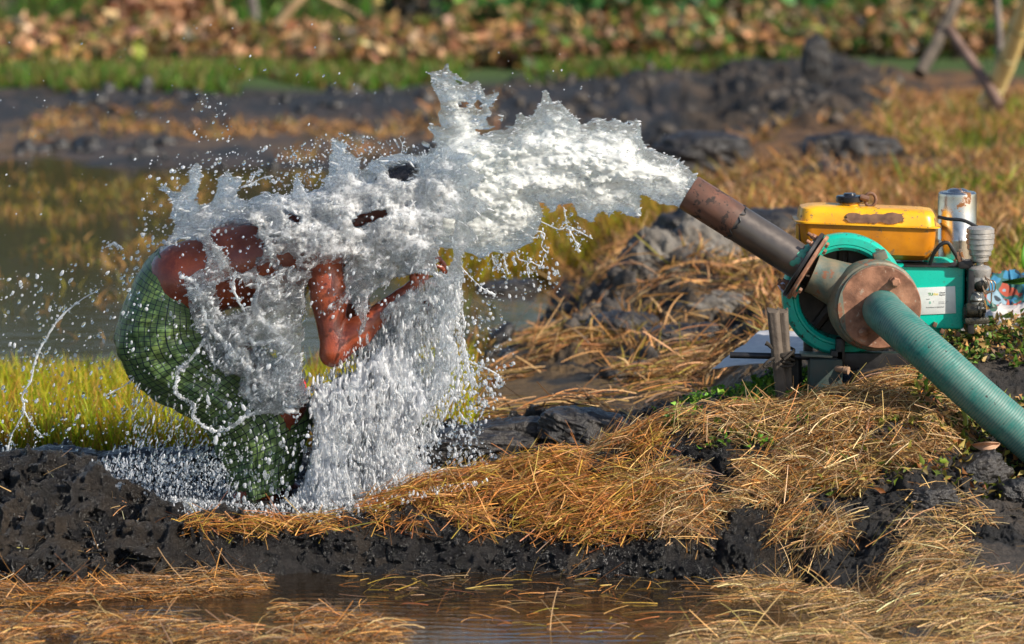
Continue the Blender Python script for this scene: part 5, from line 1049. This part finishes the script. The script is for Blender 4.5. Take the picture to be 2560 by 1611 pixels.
def water_material(name, white, glassrough=.03, bump=1.0, scale=(60, 60, 60), milk=(.80, .84, .86), trans=.4, see=.40, dist=.010, sss=.7):
    """water full of air: clear glassy parts and milky aerated parts, wrinkled at the scale of the flow"""
    m, nt_, b, N, L = new_mat(name); nt_.nodes.remove(b); tc = N.new("ShaderNodeTexCoord").outputs["Object"]
    mp = N.new("ShaderNodeMapping"); mp.inputs["Scale"].default_value = scale; L.new(tc, mp.inputs[0])
    n1_ = nz(N, L, mp.outputs[0], 1.0, 5, .75); n1_.inputs["Distortion"].default_value = 1.2
    bp = N.new("ShaderNodeBump"); bp.inputs["Strength"].default_value = bump; bp.inputs["Distance"].default_value = dist; L.new(n1_.outputs["Fac"], bp.inputs["Height"])
    g = N.new("ShaderNodeBsdfGlass"); g.inputs["IOR"].default_value = 1.33; g.inputs["Roughness"].default_value = glassrough; g.inputs["Color"].default_value = (.96, .98, .99, 1); L.new(bp.outputs[0], g.inputs["Normal"])
    d = N.new("ShaderNodeBsdfPrincipled"); d.inputs["Base Color"].default_value = (*milk, 1); d.inputs["Roughness"].default_value = .10; d.inputs["IOR"].default_value = 1.33; d.inputs["Specular IOR Level"].default_value = .6
    d.inputs["Subsurface Weight"].default_value = sss; d.inputs["Subsurface Radius"].default_value = (.020, .021, .022); d.inputs["Subsurface Scale"].default_value = 1.0
    d.inputs["Coat Weight"].default_value = 1.0; d.inputs["Coat Roughness"].default_value = .05; L.new(bp.outputs[0], d.inputs["Coat Normal"])
    bq = N.new("ShaderNodeBump"); bq.inputs["Strength"].default_value = .35; bq.inputs["Distance"].default_value = dist * .5; L.new(n1_.outputs["Fac"], bq.inputs["Height"]); L.new(bq.outputs[0], d.inputs["Normal"])
    t = N.new("ShaderNodeBsdfTranslucent"); t.inputs[0].default_value = (*milk, 1); L.new(bp.outputs[0], t.inputs["Normal"]); ms = N.new("ShaderNodeMixShader"); ms.inputs[0].default_value = trans; L.new(d.outputs[0], ms.inputs[1]); L.new(t.outputs[0], ms.inputs[2])
    tr = N.new("ShaderNodeBsdfTransparent"); tr.inputs[0].default_value = (.96, .98, .99, 1); mg = N.new("ShaderNodeMixShader"); mg.inputs[0].default_value = see; L.new(g.outputs[0], mg.inputs[1]); L.new(tr.outputs[0], mg.inputs[2])
    mp2 = N.new("ShaderNodeMapping"); mp2.inputs["Scale"].default_value = tuple(q * .45 for q in scale); L.new(tc, mp2.inputs[0]); n2_ = nz(N, L, mp2.outputs[0], 1.0, 6, .8); at = N.new('ShaderNodeAttribute'); at.attribute_name = 'air'; sm_ = N.new('ShaderNodeMath'); sm_.operation = 'MULTIPLY_ADD'; L.new(at.outputs['Fac'], sm_.inputs[0]); sm_.inputs[1].default_value = .36; L.new(n2_.outputs['Fac'], sm_.inputs[2]); rr5 = ramp(N, L, sm_.outputs[0], [(.57, (white[0],) * 3), (.79, (white[1],) * 3)])
    mx = N.new("ShaderNodeMixShader"); L.new(rr5.outputs[0], mx.inputs[0]); L.new(mg.outputs[0], mx.inputs[1]); L.new(ms.outputs[0], mx.inputs[2]); L.new(mx.outputs[0], nt_.nodes["Material Output"].inputs[0]); return m
M_JET = water_material("aerated_water", (.06, .93), scale=(24, 60, 60), milk=(.95, .97, .93), sss=.4, see=.25)
M_SPL = water_material("splash_water", (.03, .92), scale=(55, 65, 65), milk=(.95, .96, .98), sss=.5)
M_FALL = water_material("falling_water", (.05, .88), scale=(90, 90, 30), milk=(.93, .94, .97), bump=.6, sss=.3)
M_ROPE = water_material("rope_water", (.05, .92), scale=(60, 60, 60), milk=(.92, .94, .97), see=.1, bump=.5, sss=.2)
M_DROP = water_material("drop_water", (.0, .55), bump=.15, milk=(.92, .94, .98), see=.1, sss=0)
SURF = {}
def look2(a, V):
    px_, py_ = proj(V[:, 0], V[:, 1], V[:, 2]); i = np.clip(px_ / MS - .5, 0, GW - 2).astype(int); j = np.clip(py_ / MS - .5, 0, GH - 2).astype(int); return a[i, j]
def wmesh(name, F, g, mat, label, cat="water", air=None):
    V, t_, q_ = grid_mesh(F, [a[0] for a in g.ax], g.h); o = mesh_np(name, V, [t_, q_], mat, attr={"air": np.clip(look2(air, V), 0, 1)})
    print(name, len(V)); SURF[name] = V; return tag(o, label, cat, kind='stuff')

JET = [(1743,442),(1715,420),(1688,397),(1655,386),(1617,371),(1602,348),(1602,326),(1592,297),(1583,299),(1576,316),(1560,308),(1530,297),(1520,306),(1493,294),(1480,306),(1455,314),(1440,296),(1425,286),(1410,268),(1399,258),(1385,262),(1376,252),(1366,228),(1358,230),(1352,258),(1335,288),(1312,294),(1300,284),(1290,292),(1283,316),(1263,329),(1256,322),(1259,286),(1254,278),(1248,300),(1240,316),
 (1225,312),(1214,292),(1226,298),(1230,285),(1221,270),(1232,258),(1250,236),(1247,229),(1232,238),(1218,240),(1203,222),(1196,202),(1184,202),(1178,212),(1162,205),(1140,184),(1126,182),(1122,158),(1114,158),(1110,174),(1098,176),(1070,178),(1056,186),(1060,194),(1074,200),(1086,222),(1100,250),(1105,276),(1096,286),(1100,304),(1110,320),(1076,312),(1072,320),(1086,334),(1080,352),(1052,352),(1052,362),(1072,374),(1068,390),(1050,400),(1000,430),
 (1000,560),(1080,620),(1150,622),(1162,630),(1207,645),(1235,628),(1263,632),(1301,617),(1327,602),(1340,578),(1354,556),(1356,530),(1346,495),(1369,512),(1380,530),(1388,528),(1395,512),(1412,510),(1429,506),(1444,540),(1462,546),(1478,556),(1490,536),(1500,527),(1520,530),(1523,545),(1530,530),(1545,519),(1564,536),(1592,541),(1600,535),(1598,484),(1617,489),(1650,510),(1680,514),(1702,521),(1722,500)]
JH = [[(1186,262),(1196,250),(1208,262),(1206,276),(1192,274)],[(1212,300),(1220,290),(1236,306),(1238,318),(1222,316)],[(1138,196),(1160,210),(1154,216),(1140,206)]]
mj = mask([JET], JH, 4); dj = depth(mj)
g = WG((990, 140), (1760, 660), -.24, .30, .0036)
dl = g.look(dj); R1 = .115; hh = np.sqrt(np.maximum(0, np.minimum(dl, R1) * (2 * R1 - np.minimum(dl, R1)))) * 1.0
ed = np.clip(dl / .03, .0, 1) * .85 + .15 * (dl > .002); hh = hh * .85
thin = blur(inpoly(gx, gy, [(1000,140),(1270,140),(1270,330),(1010,400)]), 14); hh = hh * (1 - .72 * g.look(thin))
yc = np.interp(g.ax[0], [P(1100, 0, 0).x, P(1730, 0, 0).x], [0.0, .04])[:, None, None]
N_ = g.nz((.085, .05, .045), 401) * .022 + g.nz((.040, .020, .022), 402) * .010 + g.nz((.020, .010, .010), 405) * .0065 + g.nz((.011, .0075, .0075), 403) * .0050
pipeend = np.clip((P(1735, 0, 0).x - g.ax[0]) / .16, .25, 1)[:, None, None]
F = hh + N_ * ed * pipeend - .004 - np.abs(g.Y - yc)
F = np.minimum(F, (dl - .0012) * 2)
F = np.where(dl < .001, -1, F)
wmesh("water_jet", F, g, M_JET, "thick foaming jet of water arching from the steel pipe on to the man", air=np.clip((dj - .010) / .060, .02, 1) * (.72 + .28 * sstep(gx, 1250, 1600)))
del F, N_, hh, dl, ed

# splash sheet over back, shoulders, head and arms
TOP = [(1150,380),(1120,360),(1090,372),(1058,383),(1037,388),(1000,384),(957,396),(930,404),(905,418),(897,424),(899,400),(892,388),(868,380),(860,372),(872,362),(870,356),(848,352),(838,346),(830,350),(823,384),(824,430),(814,462),(800,470),(775,486),(762,466),(748,440),(738,440),(734,470),(728,488),(700,484),(680,492),(666,478),(655,488),(635,493),(615,502),(594,504),(590,483),(600,468),(610,452),(598,440),(584,446),(576,428),(562,426),(548,448),(538,488),(528,508),(505,514),(486,496),(492,462),(503,440),(500,412),(492,405),(480,420),(470,452),(452,470),(436,484),(418,468),(402,464),(398,474),(414,482),(428,498),(434,520),(424,540),(434,560),(428,590),(410,606),(404,624),(440,604),(452,597)]
WEB = TOP + [(470,600),(505,606),(516,640),(510,672),(470,684),(448,690),(470,700),(490,740),(512,790),(505,812),(520,838),(500,880),(560,850),(600,872),(640,850),(690,880),(700,930),(740,960),(760,940),(754,860),(750,790),(770,770),(830,776),(880,760),(900,800),(905,850),(925,800),(960,800),(1010,770),(1040,800),(1080,750),(1120,790),(1150,720),(1162,680),(1150,640),(1190,600),(1170,560),(1230,520),(1180,480),(1220,440),(1160,420),(1190,390)]
HO = [[(525,556),(560,548),(625,552),(645,565),(640,590),(656,620),(655,645),(630,640),(575,650),(545,615),(528,600)],
      [(566,640),(600,636),(636,640),(633,670),(600,682),(572,668)], [(640,665),(668,662),(690,680),(680,694),(650,690)],
      [(700,520),(722,528),(752,545),(748,560),(716,548)], [(790,655),(830,660),(868,664),(858,722),(840,765),(800,772),(758,772),(758,705),(780,690)],
      [(690,640),(720,632),(745,650),(735,672),(700,668)], [(540,708),(590,700),(640,720),(620,775),(560,790),(545,760)],
      [(880,548),(905,532),(962,520),(968,534),(925,558),(890,572)], [(965,410),(1000,400),(1046,410),(1040,440),(1005,452),(975,440)], [(880,440),(915,425),(950,432),(940,455),(900,462)], [(1110,540),(1138,545),(1140,585),(1112,592)],
      [(770,812),(820,815),(860,830),(890,858),(878,900),(850,925),(800,935),(776,900)], [(920,740),(960,715),(985,690),(1060,690),(1050,730),(985,740),(950,790),(925,820),(915,790)],
      [(1088,600),(1112,592),(1130,630),(1122,690),(1092,676)], [(1040,690),(1090,690),(1105,730),(1060,760),(1035,735)]]
WEB2 = [(495,830),(560,850),(640,870),(700,905),(765,950),(770,1010),(700,1040),(640,1020),(590,985),(606,940),(560,935),(520,905)]
WEB3 = [(455,690),(520,720),(560,800),(600,880),(540,900),(500,850),(470,760)]
mw = mask([WEB, WEB2, WEB3], (), 11); mh = mask([WEB, WEB2, WEB3], HO, 11); cov = blur(mh, 4); dw = depth(mask([TOP + [(1080,600),(520,640)]]))
g = WG((385, 330), (1240, 1050), -.34, .30, .0040)
# distance to man and cloth on the same grid
bd = body.D
def resample(g):
    i = np.clip((g.ax[0] - body.ax[0][0]) / HB, 0, bd.shape[0] - 1).astype(int); j = np.clip((g.ax[1] - body.ax[1][0]) / HB, 0, bd.shape[1] - 1).astype(int); k = np.clip((g.ax[2] - body.ax[2][0]) / HB, 0, bd.shape[2] - 1).astype(int)
    return bd[np.ix_(i, j, k)]
# true-ish distance: body.D is only local, so clamp
B_ = np.minimum(resample(g), .2)
cv = g.look(cov); m3 = g.look(blur(mw, 1))
N1 = g.nz((.06, .05, .05), 411); N2 = g.rid((.026, .020, .020), 412); N3 = g.rid((.011, .009, .009), 413); N4 = g.nz((.007, .007, .007), 414)
N2 = np.sign(N2) * np.abs(N2) ** .8; big = g.nz((.11, .08, .09), 415)
NA = g.rid((.060, .050, .055), 416); w2 = g.look(blur(inpoly(gx, gy, [(440,680),(520,700),(560,800),(700,880),(790,960),(790,1060),(560,1060),(440,880)]), 5))
th = -.0240 + .020 * NA + .020 * N2 + .019 * N3 + .007 * N4 + .014 * big
topb = np.clip(g.look(blur(inpoly(gx, gy, TOP + [(1080, 560), (700, 600), (520, 600)]), 12)), 0, 1)
th = th + topb * .024 + np.minimum(cv - .62, .3) * .075
F = np.minimum(th - B_, B_ + .02)
# lacy curtain hanging in front of the chest and arms (its own layer)
lay = .0065 * (N2 * 1.0 + N3 * 1.0 + .6 * NA + .5 * big - 1.05 - .62 * w2) + (cv - .75) * .03
slab = .045 - np.abs(g.Y + .245 + .03 * N1)
F = np.maximum(F, np.minimum(lay, slab))
# free standing crests above the back
dl = g.look(dw); R1 = .05; hh = np.sqrt(np.maximum(0, np.minimum(dl, R1) * (2 * R1 - np.minimum(dl, R1)))) * .9
F2 = hh * .8 + (N1 * .012 + N2 * .011 + N3 * .009 + N4 * .003) * np.clip(dl / .02, .1, 1) - .003 - np.abs(g.Y - .02 - .03 * N1); F2 = np.minimum(F2, (dl - .001) * 2)
F = np.maximum(F, F2); F = np.where(m3 < .35, -1, F)
wmesh("water_splash", F, g, M_SPL, "ragged sheet of white water bursting over the man's back, head and arms", air=np.clip(depth(mw) / .05, .1, 1) * .22 + .28 * blur(inpoly(gx, gy, [(700, 480), (830, 440), (1080, 430), (1160, 480), (1080, 620), (820, 640), (560, 600)]), 14))
del F, F2, th, lay, slab, hh, B_, cv, m3, dl

# falling curtain below the arms, reaching the puddle
CUR = [(880,930),(900,860),(930,800),(1000,740),(1080,690),(1160,640),(1165,760),(1130,840),(1150,900),(1120,980),(1070,1040),(1030,1090),(1040,1150),(1150,1180),(1230,1200),(1150,1215),(1060,1230),(980,1245),(900,1290),(820,1300),(700,1318),(560,1300),(430,1282),(420,1240),(560,1250),(600,1262),(680,1268),(745,1230),(770,1160),(785,1060),(765,1000),(800,960)]
mc = mask([CUR], (), 14); cc = blur(mc, 5); dens = blur(inpoly(gx, gy, [(780,960),(1000,860),(1060,1000),(980,1240),(820,1300),(560,1310),(430,1285),(600,1270),(740,1240),(790,1100)]), 16)
g = WG((410, 690), (1240, 1330), -.36, .30, .0044)
c3 = g.look(cc); ds = g.look(dens); N1 = g.nz((.07, .06, .16), 421); N2 = g.rid((.022, .022, .070), 422); N3 = g.rid((.010, .010, .036), 423); N4 = g.nz((.007, .007, .016), 424)
froth = np.clip(1 - (g.ax[2] - .05) / .10, 0, 1)[None, None, :]
G = .9 * N2 + .8 * N3 + .5 * N1 + .35 * N4 - 1.25 + ds * .70 + froth * .35 + (c3 - 1) * 2.6
hw = .17 + .04 * N1; F = np.minimum(G * .008, hw - np.abs(g.Y + .08)); F = np.where(c3 < .2, -1, F)
B_ = resample(g); F = np.minimum(F, B_ - .002)
wmesh("falling_water", F, g, M_FALL, "dense white curtain of water falling from the man's arms into the puddle", air=.35 + .45 * dens)
del F, G, N1, N2, N3, N4, c3, ds

# ropes of water thrown off
rp = MB()
RPTS = []
def rope(pts, Y, r, wob=.16, Y2=None):
    Y2 = Y if Y2 is None else Y2; n = len(pts); pp = [P(a, b, Y + (Y2 - Y) * i / max(1, n - 1) + rng.normal() * .006) for i, (a, b) in enumerate(pts)]
    rr6 = [q * (.5 if Y == -.02 else .72) for q in (r if isinstance(r, list) else [r] * n)]; sp, rs_ = spline(pp, rr6, 9); o = rng.uniform(0, 9)
    rs_ = [max(.0008, q * (1 + wob * sin(i * 1.1 + o) + wob * .8 * sin(i * 2.7 + 2 * o) + rng.normal() * .18)) for i, q in enumerate(rs_)]
    sp = [p + Vector(rng.normal(size=3) * .25 * q) for p, q in zip(sp, rs_)]; rp.tube(sp, rs_, 9); RPTS.extend([(p[:], q) for p, q in zip(sp, rs_)])
rope([(249,723),(193,757),(146,800),(112,852),(90,895),(77,951),(56,989),(60,1028),(30,1088),(17,1135),(8,1200)], -.05, [.002,.003,.005,.005,.007,.004,.005,.004,.003,.006,.004])
rope([(60,1030),(80,1060),(103,1088)], -.05, [.004,.003,.001])
rope([(262,620),(285,610),(305,622)], -.1, [.002,.007,.006]); rope([(272,985),(310,965),(340,940)], -.15, [.004,.002,.004])
rope([(525,838),(505,860),(480,895),(462,915),(446,930),(440,960),(440,985),(462,1000),(486,1012),(482,1040),(500,1058),(530,1076),(573,1071),(610,1045),(650,1030),(700,1028),(745,1030)], -.27, [.008,.008,.007,.009,.011,.007,.009,.007,.008,.007,.008,.009,.007,.009,.012,.012,.012])
rope([(450,690),(485,708),(505,740),(508,775),(520,810),(545,840),(570,870),(590,905)], -.27, [.010,.009,.008,.009,.010,.013,.010,.004])
rope([(470,720),(500,735),(530,760)], -.27, .007); rope([(590,680),(583,720),(600,760),(620,800),(600,840)], -.27, [.005,.007,.005,.008,.004]); rope([(650,700),(640,760),(655,800),(690,830)], -.27, [.009,.007,.010,.008])
rope([(590,830),(640,860),(690,850),(730,870)], -.27, [.010,.014,.010,.006]); rope([(625,930),(620,985),(640,1000),(615,1035)], -.26, [.006,.010,.006,.007])
rope([(660,880),(640,930),(625,955)], -.26, [.009,.007,.005]); rope([(700,905),(680,960),(700,1010)], -.26, [.009,.006,.008]); rope([(520,850),(530,890),(538,925)], -.26, [.006,.004,.005])
for a_ in ([(1354,555),(1399,574),(1418,565),(1445,578),(1482,598)], [(1410,521),(1414,545),(1418,565)], [(1418,566),(1433,593),(1442,612),(1450,630)], [(1339,578),(1361,585),(1354,615),(1370,634)], [(1258,628),(1263,657),(1271,687)],
           [(1320,649),(1318,670),(1323,694)], [(1230,636),(1236,660),(1252,672),(1262,684)], [(1290,630),(1300,650),(1330,655)], [(1330,655),(1352,665),(1360,640)]):
    rope(a_, -.02, [.0045 if i % 2 else .003 for i in range(len(a_))])
rope([(1153,668),(1188,706),(1213,725),(1238,738)], -.08, [.002,.003,.004,.006]); rope([(998,345),(1006,365),(1000,395)], 0, [.0006,.001,.002])
rope([(1135,860),(1145,920),(1140,980),(1130,1030)], -.1, [.010,.009,.006,.003]); rope([(1160,900),(1200,915),(1240,935),(1258,960)], -.1, [.004,.004,.003,.005]); rope([(1165,880),(1172,930),(1185,990)], -.1, [.008,.006,.004])
rope([(600,470),(625,462),(650,448),(680,440)], 0, [.004,.004,.003,.006]); rope([(628,455),(640,432),(655,425)], 0, [.003,.003,.005])
rpo = rp.build("water_ropes", M_ROPE, None, sharp=180); at_ = rpo.data.attributes.new("air", "FLOAT", "POINT"); at_.data.foreach_set("value", [.55] * len(rpo.data.vertices)); tag(bpy.data.objects["water_ropes"], "twisting ropes and tendrils of water flung off the jet and the man", "water", kind='stuff')

# droplets
bm = bmesh.new(); bmesh.ops.create_icosphere(bm, subdivisions=2, radius=1); IV = np.array([v.co[:] for v in bm.verts]); IF = np.array([[v.index for v in f.verts] for f in bm.faces]); bm.free()
DV = []
def drops_at(Cn, r, stretch, tilt, sd=.25, power=2.2):
    n = len(Cn); R_ = r[0] + (r[1] - r[0]) * rng.random(n) ** power; st = rng.uniform(*stretch, n); tl = rng.normal(tilt, sd, n)
    S = IV[None] * (1 + .12 * rng.normal(size=(n, len(IV), 1))) * R_[:, None, None]; S[..., 2] *= st[:, None]; ct, s_ = np.cos(tl)[:, None], np.sin(tl)[:, None]
    x, z = S[..., 0] * ct + S[..., 2] * s_, -S[..., 0] * s_ + S[..., 2] * ct; DV.append((np.stack([x, S[..., 1], z], -1) + Cn[:, None]).reshape(-1, 3))
def drops(n, poly, Yr, r, stretch=(1, 1), tilt=0, power=2.2, dmask=None):
    pl = np.array(poly, float); out = []; tot = 0
    while tot < n:
        a = rng.uniform(pl[:, 0].min(), pl[:, 0].max(), n * 2); b = rng.uniform(pl[:, 1].min(), pl[:, 1].max(), n * 2); k = inpoly(a, b, poly)
        if dmask is not None: k &= dmask(a, b)
        out.append(np.stack([a[k], b[k]], 1)); tot += k.sum()
    ab = np.concatenate(out)[:n]; Y = rng.uniform(*Yr, n)
    a_ = (ab[:, 0] - 1280) / FPX; b_ = (805.5 - ab[:, 1]) / FPX; dy = CP + b_ * SP; t = (Y - CAMY) / dy; Cn = np.stack([t * a_, Y, CAMZ + t * (-SP + b_ * CP)], 1)
    R_ = r[0] + (r[1] - r[0]) * rng.random(n) ** power; st = rng.uniform(*stretch, n); tl = rng.normal(tilt, .25, n)
    S = IV[None] * (1 + .12 * rng.normal(size=(n, len(IV), 1))) * R_[:, None, None]; S[..., 2] *= st[:, None]; ct, s_ = np.cos(tl)[:, None], np.sin(tl)[:, None]
    x, z = S[..., 0] * ct + S[..., 2] * s_, -S[..., 0] * s_ + S[..., 2] * ct; S = np.stack([x, S[..., 1], z], -1) + Cn[:, None]
    S[..., 2] = S[..., 2]; DV.append(S.reshape(-1, 3))
def emit(name, label, mat, air=1.0):
    V = np.concatenate(DV); n = len(V) // len(IV); F = (np.arange(n) * len(IV))[:, None, None] + IF[None]; DV.clear()
    tag(mesh_np(name, V, F.reshape(-1, 3), mat, attr={"air": np.repeat(rng.random(n) ** 1.0 * air, len(IV))}), label, "water drops", kind='stuff')
drops(7500, [(760,970),(900,850),(1000,760),(1150,680),(1165,840),(1180,950),(1100,1060),(1060,1180),(1000,1240),(820,1300),(600,1300),(740,1240),(790,1100)], (-.33, .15), (.0009, .0042), (1.4, 5.0))
drops(3000, [(800,1000),(1000,900),(1050,1050),(1000,1230),(820,1290),(640,1300),(770,1220)], (-.36, -.1), (.0010, .0042), (1.6, 6))
drops(3600, [(420,1240),(560,1255),(700,1262),(900,1250),(1100,1215),(1250,1195),(1160,1225),(1000,1260),(850,1325),(640,1335),(450,1300)], (-.66, -.2), (.0010, .0045), (.8, 2.4))
for nm, n, r, st, tl, sd in (("water_jet", 1700, (.0014, .0040), (1.2, 4.0), pi / 2 - .1, .3), ("water_splash", 11000, (.0010, .0036), (1.2, 5.5), None, .35)):
    Vs = SURF[nm]; Vs = Vs[Vs[:, 1] < .05]; Cn = Vs[rng.integers(0, len(Vs), n)] + rng.normal(size=(n, 3)) * .003; hc = P(1060, 430, 0)
    tl = np.arctan2(Cn[:, 0] - hc.x, Cn[:, 2] - hc.z) if tl is None else tl; drops_at(Cn, r, st, tl, sd)
emit("water_drops", "countless falling drops below the man's arms and beads breaking from the jet", M_SPL)
drops(700, [(470,860),(760,860),(790,1000),(780,1240),(600,1260),(520,1060)], (-.34, -.22), (.0012, .0075), (1.0, 2.4), 0, 3.5)
drops(130, [(300,740),(480,700),(520,860),(560,1040),(420,980),(320,900)], (-.32, -.25), (.0015, .006), (1, 1.8), .4)
drops(1600, [(330,940),(440,1000),(540,1080),(600,1230),(480,1250),(230,1240),(240,1160),(330,1080)], (-.3, .3), (.0008, .0034), (1.4, 5), .3)
drops(2600, [(230,1150),(560,1130),(600,1250),(500,1290),(380,1270),(250,1220)], (-.35, .1), (.0009, .0036), (.8, 3.0))
drops(520, [(0,680),(300,640),(420,560),(400,700),(320,760),(310,960),(330,1080),(150,1160),(0,1160)], (-.3, .3), (.0012, .0058), (1, 2), .5, 2.6)
drops(330, [(380,380),(500,390),(700,360),(830,420),(700,480),(440,560),(380,680),(330,700),(340,560)], (-.15, .2), (.0012, .0060), (1, 1.6), .6, 2.2)
drops(130, [(0,60),(1000,60),(1150,380),(820,380),(400,380),(0,640)], (-.2, .2), (.0008, .0036), (1, 1.8), .6, 3)
drops(60, [(480,220),(560,220),(600,400),(480,400)], (-.2, .2), (.0012, .005), (1, 1.4), .6, 2)
drops(330, [(1150,640),(1300,640),(1400,660),(1400,740),(1250,760),(1290,900),(1250,1000),(1180,1060),(1150,900)], (-.2, .2), (.0012, .0060), (1, 1.8), -.5, 2)
drops(900, [(1100,960),(1200,900),(1260,960),(1200,1100),(1300,1180),(1060,1230),(1000,1180)], (-.3, .2), (.0014, .0055), (1, 2.6), -.1)
drops(600, [(700,370),(840,330),(1050,360),(1080,400),(900,440),(700,500)], (-.1, .1), (.001, .004), (1, 1.4))
drops(700, [(430,520),(700,480),(1000,500),(1130,600),(1130,760),(900,800),(760,800),(560,850),(440,700)], (-.36, -.24), (.0014, .0052), (1, 1.8), .3, 2.4)
drops(22, [(1180,120),(1420,120),(1700,360),(1600,330),(1300,260)], (-.1, .1), (.001, .003), (1, 1.4), 0, 2)
Q = np.array([p for p, q in RPTS]); Qr = np.array([q for p, q in RPTS]); ii = rng.integers(0, len(Q), 1500); drops_at(Q[ii] + rng.normal(size=(1500, 3)) * .011, (.0008, .0042), (1, 2.2), 0, .8, 2.6)
drops(420, [(600,740),(760,760),(770,960),(700,930),(560,850)], (-.2, .1), (.001, .004), (1.2, 4))
emit("water_drops", "clear droplets thrown in all directions round the man and the jet", M_DROP)
